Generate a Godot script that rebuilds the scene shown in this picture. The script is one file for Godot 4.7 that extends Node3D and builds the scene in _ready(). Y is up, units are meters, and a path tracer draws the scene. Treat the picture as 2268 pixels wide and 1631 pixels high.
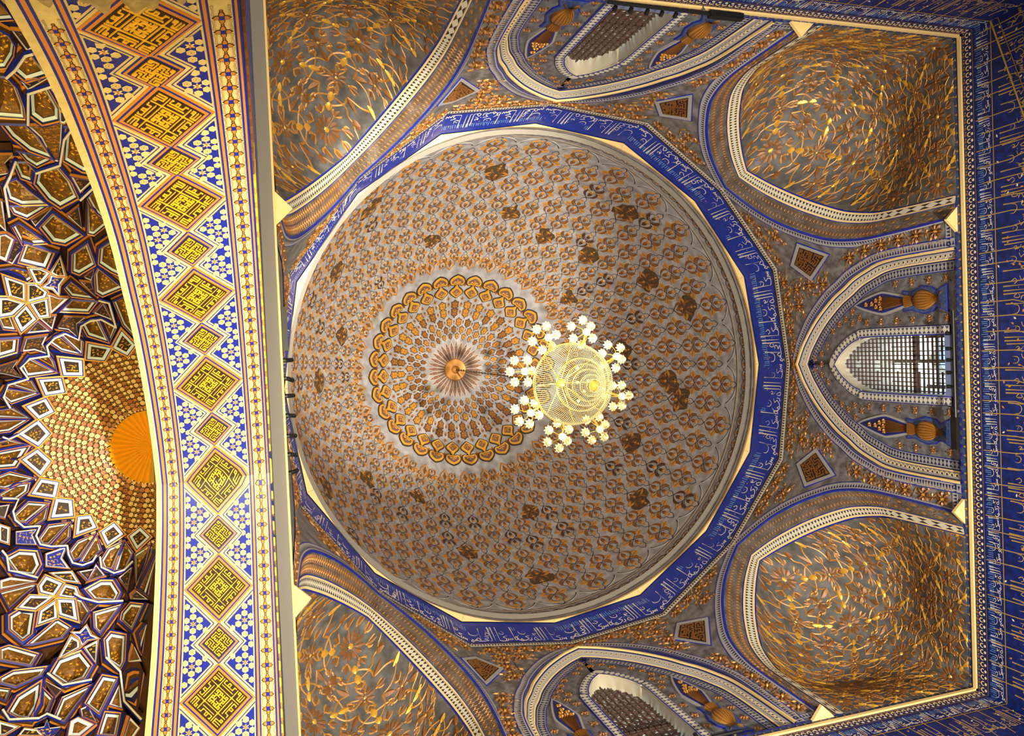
extends Node3D
# Interior of a domed mausoleum, seen straight up from under the arch of its west niche. Heights in the builders are metres above the eye; EYE lifts them to the floor.
const EYE := 1.6
const S := 5.1            # half side of the square room
const HC := 9.25          # foot of the drum
const H1 := 13.466        # foot of the inscription frieze
const H2 := 14.314        # top of the frieze, foot of the dome
const DA := 5.0           # dome: half width and rise
const DB := 7.9
const XB := -6.0          # back and front of the niche arch
const XF := -5.262
const ZA := -0.27         # axis of the niche arch
const CX := -6.1          # centre of the stalactite half dome
const CZ := -0.057

class Buf:
	var v := PackedVector3Array()
class MB:
	var d := {}
	func b(m: String) -> Buf:
		if not d.has(m):
			d[m] = Buf.new()
		return d[m]

var mats := {}
var rng := RandomNumberGenerator.new()
var mer := []             # dome meridian: [s, r, y, nr, ny]
var dome_len := 0.0
var arch_p := []          # niche arch: [a, z, h, nz, nh]
var taken := {}

func _ready() -> void:
	rng.seed = 7
	# ---- camera
	var cam := Camera3D.new()
	cam.name = "camera"
	var bx := Vector3(0.95248248, -0.3018585, -0.04072546)
	var bf := Vector3(0.3010189, 0.95327658, -0.0255223)
	var bu := Vector3(0.04652675, 0.01205041, 0.99884436)
	cam.transform = Transform3D(Basis(bx, bu, -bf), Vector3(-5.207, EYE, 0.5598))
	cam.fov = rad_to_deg(2.0 * atan(815.5 / 1675.07))
	cam.near = 0.05
	cam.far = 200.0
	add_child(cam)
	cam.current = true
	# ---- sky and exposure
	var sm := ProceduralSkyMaterial.new()
	sm.sky_top_color = Color(0.42, 0.66, 0.92)
	sm.sky_horizon_color = Color(0.80, 0.90, 0.97)
	sm.ground_bottom_color = Color(0.45, 0.43, 0.40)
	sm.ground_horizon_color = Color(0.70, 0.72, 0.72)
	sm.sky_energy_multiplier = 2.2
	var sky := Sky.new()
	sky.sky_material = sm
	var env := Environment.new()
	env.background_mode = Environment.BG_SKY
	env.sky = sky
	env.tonemap_mode = Environment.TONE_MAPPER_LINEAR
	env.tonemap_exposure = 1.0
	env.sdfgi_enabled = true
	env.ssao_enabled = true
	env.ssil_enabled = true
	var we := WorldEnvironment.new()
	we.name = "surroundings"
	we.environment = env
	add_child(we)
	# ---- lamps of the room: floodlights standing low in the niche and in the room
	var warm := Color(1.0, 0.88, 0.58)
	spot("niche_floodlight", P(-5.45, -0.9, -0.75), P(-6.0, 5.6, -0.75), warm, 30.0, 40.0)
	spot("arch_floodlight", P(-5.16, -0.9, -0.4), P(-5.6, 5.6, -0.5), Color(1.0, 0.90, 0.62), 20.0, 38.0)
	spot("dome_floodlight", P(-1.2, 0.4, 1.6), P(-1.6, 20.0, 2.2), Color(1.0, 0.97, 0.91), 640.0, 17.0)
	spot("room_floodlight", P(1.0, 0.3, -2.2), P(2.2, 12.0, -2.6), Color(1.0, 0.97, 0.92), 175.0, 52.0)
	spot("corner_floodlight", P(-2.8, 0.3, 0.0), P(-2.4, 12.0, 0.0), Color(1.0, 0.96, 0.89), 85.0, 50.0)
	omni("chandelier_glow", P(0.0, 13.15, -0.13), Color(1.0, 0.90, 0.68), 1.0, 0.25)
	omni("chandelier_heart", P(0.0, 12.55, -0.13), Color(1.0, 0.90, 0.62), 0.04, 0.08)
	for w in [[7.6, 0.0, -90.0, 0], [0.0, 7.6, 0.0, 1], [0.0, -7.6, 180.0, 2]]:
		var a := AreaLight3D.new()
		a.name = "window_daylight"
		a.area_size = Vector2(1.0, 2.4)
		a.light_color = Color(0.72, 0.86, 1.0)
		a.light_energy = 22.0
		a.area_range = 40.0
		a.shadow_enabled = true
		a.position = P(w[0], 10.9, w[1])
		add_child(a, true)
		a.look_at_from_position(a.position, P(0.0, 10.4, 0.0), Vector3.UP)
	materials()
	tables()
	build_shell()
	build_dome()
	build_frieze()
	build_drum()
	build_windows()
	build_squinches()
	build_cornice()
	build_arch()
	build_vault()
	build_chandelier()
	build_fittings()

func P(x: float, h: float, z: float) -> Vector3:
	return Vector3(x, h + EYE, z)

func spot(called: String, at: Vector3, to: Vector3, c: Color, e: float, cone: float) -> void:
	var l := SpotLight3D.new()
	l.name = called
	l.light_color = c
	l.light_energy = e
	l.spot_range = 40.0
	l.spot_attenuation = 2.0
	l.spot_angle = cone
	l.spot_angle_attenuation = 0.6
	l.light_size = 0.12
	l.shadow_enabled = true
	add_child(l, true)
	l.look_at_from_position(at, to, Vector3(1, 0, 0))

func omni(called: String, at: Vector3, c: Color, e: float, size: float) -> void:
	var l := OmniLight3D.new()
	l.name = called
	l.light_color = c
	l.light_energy = e
	l.omni_range = 40.0
	l.omni_attenuation = 2.0
	l.light_size = size
	l.shadow_enabled = true
	l.position = at
	add_child(l, true)

# ------------------------------------------------------------------ materials
func noise_tex(freq: float, lo: Color, hi: Color, sd: int, mid := 0.5) -> NoiseTexture2D:
	var n := FastNoiseLite.new()
	n.seed = sd
	n.frequency = freq
	n.fractal_octaves = 4
	var g := Gradient.new()
	g.offsets = PackedFloat32Array([0.15, mid, 0.85])
	g.colors = PackedColorArray([lo, lo.lerp(hi, 0.5), hi])
	var t := NoiseTexture2D.new()
	t.width = 512
	t.height = 512
	t.seamless = true
	t.noise = n
	t.color_ramp = g
	return t

func mat(called: String, c: Color, rough: float, metal := 0.0, vary := 0.0, scale := 1.5) -> StandardMaterial3D:
	var m := StandardMaterial3D.new()
	m.resource_name = called
	m.albedo_color = c
	m.roughness = rough
	m.metallic = metal
	m.cull_mode = BaseMaterial3D.CULL_DISABLED
	if vary > 0.0:
		var k := 1.0 - vary
		m.albedo_texture = noise_tex(0.012, Color(k, k, k * 0.97), Color(1, 1, 1), called.hash() % 1000)
		m.uv1_triplanar = true
		m.uv1_world_triplanar = true
		m.uv1_scale = Vector3(scale, scale, scale)
	mats[called] = m
	return m

func materials() -> void:
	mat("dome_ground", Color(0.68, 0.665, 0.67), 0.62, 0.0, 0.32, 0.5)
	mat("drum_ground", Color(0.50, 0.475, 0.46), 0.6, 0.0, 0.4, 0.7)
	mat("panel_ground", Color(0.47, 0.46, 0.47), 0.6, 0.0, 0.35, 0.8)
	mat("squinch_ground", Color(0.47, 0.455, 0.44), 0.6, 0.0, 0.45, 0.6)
	mat("gilt", Color(0.70, 0.48, 0.18), 0.44, 0.28)
	mat("gilt_bright", Color(0.86, 0.64, 0.22), 0.36, 0.4)
	mat("bronze", Color(0.50, 0.32, 0.14), 0.46, 0.22)
	mat("umber", Color(0.30, 0.19, 0.11), 0.5, 0.15)
	mat("mauve", Color(0.40, 0.28, 0.25), 0.6)
	mat("line", Color(0.17, 0.11, 0.09), 0.6)
	mat("pale", Color(0.72, 0.64, 0.54), 0.6)
	mat("stain", Color(0.40, 0.29, 0.15), 0.7, 0.0, 0.5, 3.0)
	mat("olive", Color(0.40, 0.30, 0.09), 0.5, 0.3)
	mat("lapis", Color(0.0, 0.18, 0.62), 0.5, 0.0, 0.22, 1.2)
	mat("wall_lapis", Color(0.0, 0.13, 0.44), 0.5, 0.0, 0.35, 1.2)
	mat("cream_wash", Color(0.95, 0.86, 0.62), 0.7, 0.0, 0.12, 2.0)
	mat("lapis_paint", Color(0.06, 0.13, 0.56), 0.5)
	mat("navy", Color(0.07, 0.10, 0.30), 0.5)
	mat("slate", Color(0.26, 0.33, 0.52), 0.55, 0.0, 0.3, 2.0)
	mat("script_white", Color(0.86, 0.80, 0.68), 0.5)
	mat("script_blue", Color(0.45, 0.62, 0.80), 0.5)
	mat("script_gold", Color(0.66, 0.52, 0.26), 0.5, 0.1)
	mat("cream", Color(0.90, 0.77, 0.50), 0.55)
	mat("plaster", Color(0.80, 0.71, 0.50), 0.8, 0.0, 0.25, 2.0)
	mat("soffit_cream", Color(0.88, 0.79, 0.56), 0.6, 0.0, 0.1, 2.5)
	mat("tan", Color(0.66, 0.50, 0.33), 0.6)
	mat("orange_paint", Color(0.80, 0.52, 0.20), 0.42, 0.2)
	mat("gold_paint", Color(0.95, 0.74, 0.16), 0.4, 0.12)
	mat("kufic_ground", Color(0.15, 0.08, 0.06), 0.6)
	mat("white", Color(0.78, 0.85, 0.90), 0.5)
	mat("ridge_white", Color(0.86, 0.84, 0.80), 0.5)
	mat("cell_field", Color(0.54, 0.38, 0.18), 0.45, 0.2, 0.35, 6.0)
	mat("cell_dark", Color(0.12, 0.09, 0.10), 0.5)
	mat("trim_grey", Color(0.60, 0.58, 0.55), 0.6)
	mat("trim_light", Color(0.80, 0.76, 0.66), 0.6)
	mat("mosaic_ground", Color(0.55, 0.38, 0.18), 0.5)
	mat("mosaic_cream", Color(0.90, 0.78, 0.50), 0.5)
	mat("mosaic_brown", Color(0.58, 0.34, 0.13), 0.5)
	mat("wood", Color(0.30, 0.20, 0.13), 0.7)
	mat("wood_grey", Color(0.40, 0.35, 0.30), 0.7)
	mat("reveal", Color(0.74, 0.68, 0.56), 0.8)
	mat("sill", Color(0.42, 0.46, 0.60), 0.6)
	mat("black", Color(0.02, 0.02, 0.02), 0.5)
	mat("steel", Color(0.55, 0.52, 0.46), 0.35, 0.8)
	mat("brass", Color(0.95, 0.78, 0.34), 0.25, 0.7)
	mat("chain", Color(0.30, 0.24, 0.14), 0.4, 0.6)
	mat("crystal", Color(0.74, 0.70, 0.52), 0.15)
	mat("stone", Color(0.5, 0.47, 0.42), 0.8)
	var b := mat("bulb", Color(1.0, 0.96, 0.75), 0.4)
	b.emission_enabled = true
	b.emission = Color(1.0, 0.92, 0.55)
	b.emission_energy_multiplier = 0.6
	var cup := mat("cup_glass", Color(1.0, 0.97, 0.8), 0.2)
	cup.backlight_enabled = true
	cup.backlight = Color(0.8, 0.75, 0.5)
	var pane := mat("pane", Color(0.75, 0.9, 1.0, 0.15), 0.05)
	pane.transparency = BaseMaterial3D.TRANSPARENCY_ALPHA

# ------------------------------------------------------------------ nodes
func numbered(n: String) -> String:
	if not taken.has(n):
		taken[n] = 0
		return n
	taken[n] += 1
	return "%s_%03d" % [n, taken[n]]

func thing(called: String, label := "", category := "", group := "", kind := "") -> Node3D:
	var o := Node3D.new()
	o.name = numbered(called)
	add_child(o, true)
	if label:
		o.set_meta("label", label)
	if category:
		o.set_meta("category", category)
	if group:
		o.set_meta("group", group)
	if kind:
		o.set_meta("kind", kind)
	return o

func mesh_of(mb: MB) -> ArrayMesh:
	var me := ArrayMesh.new()
	for m in mb.d:
		var v: PackedVector3Array = mb.d[m].v
		var n := PackedVector3Array()
		n.resize(v.size())
		for i in range(0, v.size(), 3):
			var q := (v[i + 2] - v[i]).cross(v[i + 1] - v[i]).normalized()
			n[i] = q
			n[i + 1] = q
			n[i + 2] = q
		var a := []
		a.resize(Mesh.ARRAY_MAX)
		a[Mesh.ARRAY_VERTEX] = v
		a[Mesh.ARRAY_NORMAL] = n
		me.add_surface_from_arrays(Mesh.PRIMITIVE_TRIANGLES, a)
		me.surface_set_material(me.get_surface_count() - 1, mats[m])
	return me

func part(called: String, mb: MB, parent: Node, kind := "") -> MeshInstance3D:
	var o := MeshInstance3D.new()
	o.name = called
	o.mesh = mesh_of(mb)
	parent.add_child(o, true)
	if kind:
		o.set_meta("kind", kind)
	return o

func smooth_part(called: String, st: SurfaceTool, m: String, parent: Node) -> MeshInstance3D:
	st.index()
	st.generate_normals()
	st.set_material(mats[m])
	var o := MeshInstance3D.new()
	o.name = called
	o.mesh = st.commit()
	parent.add_child(o, true)
	return o

# a smooth sheet: f(s, t, h) over a grid, with rows of its own ranges
func sheet(st: SurfaceTool, f: Callable, s0: float, s1: float, ns: int, t0: float, t1: float, nt: int, h := 0.0) -> void:
	st.set_smooth_group(0)
	var g := []
	for j in nt + 1:
		for i in ns + 1:
			g.append(f.call(lerpf(s0, s1, float(i) / ns), lerpf(t0, t1, float(j) / nt), h))
	for j in nt:
		for i in ns:
			var k := j * (ns + 1) + i
			for q in [k, k + 1, k + ns + 1, k + 1, k + ns + 2, k + ns + 1]:
				st.add_vertex(g[q])

func begin() -> SurfaceTool:
	var st := SurfaceTool.new()
	st.begin(Mesh.PRIMITIVE_TRIANGLES)
	return st

# ------------------------------------------------------------------ drawing in a plane: x, y across, z = height of relief
func tri(m: MB, k: String, a: Vector3, b: Vector3, c: Vector3) -> void:
	var u := m.b(k)
	u.v.append(a)
	u.v.append(b)
	u.v.append(c)

func quad(m: MB, k: String, a: Vector3, b: Vector3, c: Vector3, d: Vector3) -> void:
	tri(m, k, a, b, c)
	tri(m, k, a, c, d)

func curve(p: Array, n := 4) -> PackedVector2Array:
	var o := PackedVector2Array()
	for i in p.size() - 1:
		var a: Vector2 = p[maxi(i - 1, 0)]
		var b: Vector2 = p[i]
		var c: Vector2 = p[i + 1]
		var d: Vector2 = p[mini(i + 2, p.size() - 1)]
		for j in n:
			o.append(b.cubic_interpolate(c, a, d, float(j) / n))
	o.append(p[-1])
	return o

func pts(a: Array, mx := 1.0) -> Array:
	var o := []
	for i in range(0, a.size(), 2):
		o.append(Vector2(a[i] * mx, a[i + 1]))
	return o

func stroke(m: MB, k: String, p: PackedVector2Array, w: float, ridge: float, base := 0.0, taper := 0) -> void:
	var n := p.size()
	var l := []
	var c := []
	var r := []
	for i in n:
		var t := (p[mini(i + 1, n - 1)] - p[maxi(i - 1, 0)]).normalized()
		var q := float(i) / (n - 1)
		var hw := w * 0.5
		if taper == 1:
			hw *= pow(sin(PI * clampf(q, 0.02, 0.98)), 0.7)
		elif taper == 2:
			hw *= 1.0 - 0.85 * q
		elif taper == 3:
			hw *= 0.15 + 0.85 * q
		var o := Vector2(-t.y, t.x) * hw
		l.append(Vector3(p[i].x + o.x, p[i].y + o.y, base))
		r.append(Vector3(p[i].x - o.x, p[i].y - o.y, base))
		c.append(Vector3(p[i].x, p[i].y, base + ridge * (0.35 + 0.65 * hw / (w * 0.5))))
	for i in n - 1:
		if ridge <= 0.0:
			quad(m, k, l[i], l[i + 1], r[i + 1], r[i])
		else:
			quad(m, k, l[i], l[i + 1], c[i + 1], c[i])
			quad(m, k, c[i], c[i + 1], r[i + 1], r[i])

func leaf(m: MB, k: String, a: Vector2, b: Vector2, w: float, ridge: float, base := 0.0, n := 5) -> void:
	var p := PackedVector2Array()
	for i in n + 1:
		p.append(a.lerp(b, float(i) / n))
	stroke(m, k, p, w, ridge, base, 1)

func bead(m: MB, k: String, c: Vector2, r: float, h: float, base := 0.0, n := 8) -> void:
	for i in n:
		var a := TAU * i / n
		var b := TAU * (i + 1) / n
		var p := Vector3(c.x + r * cos(a), c.y + r * sin(a), base)
		var q := Vector3(c.x + r * cos(b), c.y + r * sin(b), base)
		var p2 := Vector3(c.x + 0.65 * r * cos(a), c.y + 0.65 * r * sin(a), base + h * 0.75)
		var q2 := Vector3(c.x + 0.65 * r * cos(b), c.y + 0.65 * r * sin(b), base + h * 0.75)
		quad(m, k, p, q, q2, p2)
		tri(m, k, p2, q2, Vector3(c.x, c.y, base + h))

func ring_path(c: Vector2, r: float, n: int, from := 0.0, to := TAU) -> PackedVector2Array:
	var o := PackedVector2Array()
	for i in n + 1:
		var a := lerpf(from, to, float(i) / n)
		o.append(c + Vector2(cos(a), sin(a)) * r)
	return o

func inset(p: PackedVector2Array, d: float) -> PackedVector2Array:
	var o := PackedVector2Array()
	var n := p.size()
	var area := 0.0
	for i in n:
		area += p[i].cross(p[(i + 1) % n])
	var sg := 1.0 if area > 0.0 else -1.0
	for i in n:
		var e0 := (p[i] - p[(i + n - 1) % n]).normalized()
		var e1 := (p[(i + 1) % n] - p[i]).normalized()
		var n0 := Vector2(-e0.y, e0.x) * sg
		var n1 := Vector2(-e1.y, e1.x) * sg
		var b := n0 + n1
		var q := maxf(b.length_squared() * 0.5, 0.35)
		o.append(p[i] + b * (d / q))
	return o

func poly(m: MB, k: String, p: PackedVector2Array, h: float, bevel := 0.0, base := 0.0) -> void:
	var top := inset(p, bevel) if bevel > 0.0 else p
	var idx := Geometry2D.triangulate_polygon(top)
	for i in range(0, idx.size(), 3):
		var a := top[idx[i]]
		var b := top[idx[i + 1]]
		var c := top[idx[i + 2]]
		tri(m, k, Vector3(a.x, a.y, base + h), Vector3(b.x, b.y, base + h), Vector3(c.x, c.y, base + h))
	var n := p.size()
	if h > 0.0:
		for i in n:
			var j := (i + 1) % n
			quad(m, k, Vector3(p[i].x, p[i].y, base), Vector3(p[j].x, p[j].y, base), Vector3(top[j].x, top[j].y, base + h), Vector3(top[i].x, top[i].y, base + h))

func put(to: MB, mo: MB, f: Callable, o: Vector2, ax: Vector2, ay: Vector2, hs := 1.0, swap := {}) -> void:
	for k in mo.d:
		var v: PackedVector3Array = mo.d[k].v
		var u := to.b(swap.get(k, k))
		for q in v:
			u.v.append(f.call(o.x + ax.x * q.x + ay.x * q.y, o.y + ax.y * q.x + ay.y * q.y, q.z * hs))

# strip along a path on surface f, between two distances to its left, at two heights
func band(m: MB, k: String, f: Callable, p: PackedVector2Array, o0: float, o1: float, h0: float, h1: float) -> void:
	var n := p.size()
	var a := []
	var b := []
	for i in n:
		var t := (p[mini(i + 1, n - 1)] - p[maxi(i - 1, 0)]).normalized()
		var q := Vector2(-t.y, t.x)
		a.append(f.call(p[i].x + q.x * o0, p[i].y + q.y * o0, h0))
		b.append(f.call(p[i].x + q.x * o1, p[i].y + q.y * o1, h1))
	for i in n - 1:
		quad(m, k, a[i], a[i + 1], b[i + 1], b[i])

func walk(p: PackedVector2Array, step: float) -> Array:
	var o := []
	var acc := step * 0.5
	for i in p.size() - 1:
		var d := p[i].distance_to(p[i + 1])
		while acc <= d:
			o.append([p[i].lerp(p[i + 1], acc / maxf(d, 1e-6)), (p[i + 1] - p[i]).normalized()])
			acc += step
		acc -= d
	return o

# triangles standing on one edge of a strip
func teeth(m: MB, k: String, f: Callable, p: PackedVector2Array, o0: float, o1: float, step: float, h: float, fill := 0.8) -> void:
	for w in walk(p, step):
		var c: Vector2 = w[0]
		var t: Vector2 = w[1]
		var q := Vector2(-t.y, t.x)
		var a := c + q * o0 - t * step * 0.5 * fill
		var b := c + q * o0 + t * step * 0.5 * fill
		var e := c + q * o1
		tri(m, k, f.call(a.x, a.y, h), f.call(b.x, b.y, h), f.call(e.x, e.y, h))

func along(m: MB, mo: MB, f: Callable, p: PackedVector2Array, off: float, step: float, size: float, hs := 1.0) -> void:
	for w in walk(p, step):
		var c: Vector2 = w[0]
		var t: Vector2 = w[1]
		var q := Vector2(-t.y, t.x)
		put(m, mo, f, c + q * off, t * size, q * size, hs)

func line(a: Vector2, b: Vector2, n := 8) -> PackedVector2Array:
	var o := PackedVector2Array()
	for i in n + 1:
		o.append(a.lerp(b, float(i) / n))
	return o

func box(m: MB, k: String, lo: Vector3, hi: Vector3, t := Transform3D()) -> void:
	var c := []
	for i in 8:
		c.append(t * Vector3(hi.x if i & 1 else lo.x, hi.y if i & 2 else lo.y, hi.z if i & 4 else lo.z))
	for q in [[0, 1, 3, 2], [4, 6, 7, 5], [0, 4, 5, 1], [2, 3, 7, 6], [0, 2, 6, 4], [1, 5, 7, 3]]:
		quad(m, k, c[q[0]], c[q[1]], c[q[2]], c[q[3]])

func tube(m: MB, k: String, p: Array, r: float, n := 6, r2 := -1.0) -> void:
	var rows := []
	for i in p.size():
		var t: Vector3 = (p[mini(i + 1, p.size() - 1)] - p[maxi(i - 1, 0)]).normalized()
		var u := t.cross(Vector3(0.31, 0.2, 0.93)).normalized()
		var w := t.cross(u)
		var rr := r if r2 < 0.0 else lerpf(r, r2, float(i) / (p.size() - 1))
		var row := []
		for j in n:
			var a := TAU * j / n
			row.append(p[i] + (u * cos(a) + w * sin(a)) * rr)
		rows.append(row)
	for i in p.size() - 1:
		for j in n:
			quad(m, k, rows[i][j], rows[i][(j + 1) % n], rows[i + 1][(j + 1) % n], rows[i + 1][j])
	for e in [0, p.size() - 1]:
		for j in range(1, n - 1):
			tri(m, k, rows[e][0], rows[e][j], rows[e][j + 1])

func lathe(m: MB, k: String, at: Vector3, prof: Array, n := 16) -> void:
	for i in prof.size() - 1:
		var a: Vector2 = prof[i]
		var b: Vector2 = prof[i + 1]
		for j in n:
			var s := TAU * j / n
			var e := TAU * (j + 1) / n
			quad(m, k, at + Vector3(a.x * cos(s), a.y, a.x * sin(s)), at + Vector3(a.x * cos(e), a.y, a.x * sin(e)), at + Vector3(b.x * cos(e), b.y, b.x * sin(e)), at + Vector3(b.x * cos(s), b.y, b.x * sin(s)))

func rel(a: Array, x: float) -> float:   # piecewise straight: pairs [x, y]
	if x <= a[0][0]:
		return a[0][1]
	for i in a.size() - 1:
		if x <= a[i + 1][0]:
			return lerpf(a[i][1], a[i + 1][1], (x - a[i][0]) / (a[i + 1][0] - a[i][0]))
	return a[-1][1]

# ------------------------------------------------------------------ surfaces
func tables() -> void:
	var s := 0.0
	var n := 240
	var old := Vector2(DA, H2)
	for i in n + 1:
		var t := PI / 2 * i / n
		var p := Vector2(DA * cos(t), H2 + DB * sin(t))
		s += p.distance_to(old)
		old = p
		var nn := Vector2(-p.x / (DA * DA), -(p.y - H2) / (DB * DB)).normalized()
		mer.append([s, p.x, p.y, nn.x, nn.y])
	dome_len = s
	var half := [Vector2(0, 5.63), Vector2(0.3, 5.52), Vector2(0.64, 5.32), Vector2(0.97, 5.06), Vector2(1.25, 4.75), Vector2(1.50, 4.45), Vector2(1.72, 4.05), Vector2(1.94, 3.5), Vector2(2.04, 3.0), Vector2(2.07, 2.6), Vector2(2.08, 1.6), Vector2(2.08, 0.0), Vector2(2.08, -1.6)]
	var c := curve(half, 6)
	var a := 0.0
	for i in c.size():
		if i > 0:
			a += c[i].distance_to(c[i - 1])
		var t := (c[mini(i + 1, c.size() - 1)] - c[maxi(i - 1, 0)]).normalized()
		if i == 0:
			t = Vector2(1, 0)
		arch_p.append([a, c[i].x, c[i].y, t.y, -t.x])

func dome_row(s: float) -> Array:
	var lo := 0
	var hi := mer.size() - 1
	s = clampf(s, 0.0, dome_len)
	while hi - lo > 1:
		var md := (lo + hi) >> 1
		if mer[md][0] > s:
			hi = md
		else:
			lo = md
	var q: float = (s - mer[lo][0]) / maxf(mer[hi][0] - mer[lo][0], 1e-6)
	return [lerpf(mer[lo][1], mer[hi][1], q), lerpf(mer[lo][2], mer[hi][2], q), lerpf(mer[lo][3], mer[hi][3], q), lerpf(mer[lo][4], mer[hi][4], q)]

func dome(az: float, s: float, h: float) -> Vector3:
	var r := dome_row(s)
	var q: float = r[0] + r[2] * h
	return Vector3(q * cos(az), r[1] + r[3] * h + EYE, q * sin(az))

func s_of_r(r: float) -> float:
	for i in mer.size():
		if mer[i][1] <= r:
			return mer[i][0]
	return dome_len

func drum(k: int) -> Callable:      # t across, h up, relief towards the room
	var n := Vector3(cos(k * PI / 4), 0, sin(k * PI / 4))
	var tg := Vector3(-n.z, 0, n.x)
	var odd := k % 2 == 1
	var d0 := 5.247 if odd else 5.1
	var hb := 1.966 if odd else 2.32
	var ht := 2.037 if odd else 1.986
	var dt := 4.845 if odd else 4.866
	return func(t: float, h: float, r: float) -> Vector3:
		var v := (h - HC) / (H1 - HC)
		var u := clampf(t / lerpf(hb, ht, v), -1.0, 1.0)
		return n * (lerpf(d0, lerpf(5.1286, dt, absf(u)), v) - r) + tg * u * lerpf(hb, ht, v) + Vector3(0, h + EYE, 0)

func drum_edge(k: int, h: float) -> float:
	var v := (h - HC) / (H1 - HC)
	return lerpf(1.966, 2.037, v) if k % 2 == 1 else lerpf(2.32, 1.986, v)

const WALL_ARCH := [[9.25, 1.87], [10.3, 1.86], [10.8, 1.82], [11.11, 1.73], [11.45, 1.6], [11.7, 1.45], [12.0, 1.28], [12.36, 1.0], [12.6, 0.77], [12.8, 0.53], [12.95, 0.32], [13.12, 0.0]]
const DEEP_ARCH := [[9.25, 1.93], [10.6, 1.91], [11.1, 1.87], [11.5, 1.78], [11.8, 1.66], [12.1, 1.46], [12.4, 1.22], [12.65, 0.97], [12.85, 0.72], [13.05, 0.4], [13.26, 0.0]]
const IN_ARCH := [[9.2, 1.70], [10.6, 1.68], [11.0, 1.62], [11.4, 1.48], [11.7, 1.28], [12.0, 1.04], [12.3, 0.74], [12.55, 0.45], [12.72, 0.22], [12.86, 0.0]]
const WIN := [[9.5, 0.5], [11.25, 0.5], [11.5, 0.46], [11.67, 0.40], [11.85, 0.29], [12.0, 0.17], [12.14, 0.0]]

func arch_path(a: Array, n := 5) -> PackedVector2Array:    # from the right foot over the crown to the left foot
	var half := []
	for q in a:
		half.append(Vector2(q[1], q[0]))
	var c := curve(half, n)
	var o := PackedVector2Array()
	for q in c:
		o.append(q)
	for i in range(c.size() - 2, -1, -1):
		o.append(Vector2(-c[i].x, c[i].y))
	return o

func flat(k: int, d: float) -> Callable:
	var n := Vector3(cos(k * PI / 4), 0, sin(k * PI / 4))
	var tg := Vector3(-n.z, 0, n.x)
	return func(t: float, h: float, r: float) -> Vector3:
		return n * (d - r) + tg * t + Vector3(0, h + EYE, 0)

func squinch(k: int) -> Callable:
	var n := Vector3(cos(k * PI / 4), 0, sin(k * PI / 4))
	var tg := Vector3(-n.z, 0, n.x)
	return func(s: float, h: float, r: float) -> Vector3:
		var w := rel(IN_ARCH, h)
		var a := clampf(s / maxf(w * 1.3, 1e-4), -1.0, 1.0) * PI / 2
		var e := smoothstep(9.2, 11.2, h)
		var u := a / (PI / 2)
		var x := lerpf(u, sin(a), e) * w
		var y := lerpf(1.0 - absf(u), cos(a), e) * w
		return n * (5.5 + y - r * cos(a)) + tg * (x - r * sin(a)) + Vector3(0, h + EYE, 0)

func soffit(a: float, b: float, r: float) -> Vector3:      # a along the arch from its crown, b 0..1 from back to front
	var q := absf(a)
	var lo := 0
	var hi := arch_p.size() - 1
	while hi - lo > 1:
		var md := (lo + hi) >> 1
		if arch_p[md][0] > q:
			hi = md
		else:
			lo = md
	var f: float = (q - arch_p[lo][0]) / maxf(arch_p[hi][0] - arch_p[lo][0], 1e-6)
	var nz: float = lerpf(arch_p[lo][3], arch_p[hi][3], f)
	var nh: float = lerpf(arch_p[lo][4], arch_p[hi][4], f)
	var out := 0.13 * b - r
	var z: float = lerpf(arch_p[lo][1], arch_p[hi][1], f) - nz * out
	var h: float = lerpf(arch_p[lo][2], arch_p[hi][2], f) - nh * out
	return Vector3(lerpf(XB, XF, b), h + EYE, ZA + (z if a >= 0.0 else -z))

const VAULT := [[1.0, 2.3], [3.0, 2.3], [3.6, 2.22], [4.25, 2.02], [4.8, 1.75], [5.25, 1.42], [5.62, 1.08], [5.95, 0.7], [6.17, 0.35], [6.3, 0.0]]
func vault(phi: float, h: float, r: float) -> Vector3:     # phi in degrees from the image top round the back of the niche
	var w := rel(VAULT, h)
	var g := (rel(VAULT, h + 0.08) - rel(VAULT, h - 0.08)) / 0.16
	var nn := Vector2(-1.0, g).normalized()
	var p := deg_to_rad(phi)
	w += nn.x * r
	return Vector3(CX - w * sin(p), h + nn.y * r + EYE, CZ + w * cos(p))
func vault_r(phi: float, w: float, r: float) -> Vector3:   # the same by its distance from the axis, for the crown
	var h := 6.3
	for i in VAULT.size() - 1:
		var a = VAULT[i]
		var b = VAULT[i + 1]
		if w <= a[1] and w >= b[1]:
			h = lerpf(a[0], b[0], (a[1] - w) / maxf(a[1] - b[1], 1e-6))
	var p := deg_to_rad(phi)
	return Vector3(CX - w * sin(p), h - r + EYE, CZ + w * cos(p))

# ------------------------------------------------------------------ ornament, drawn once
func sym(m: MB, k: String, a: Array, w: float, ridge: float, base := 0.0, taper := 0, n := 3) -> void:
	for s in [1.0, -1.0]:
		stroke(m, k, curve(pts(a, s), n), w, ridge, base, taper)

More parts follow.
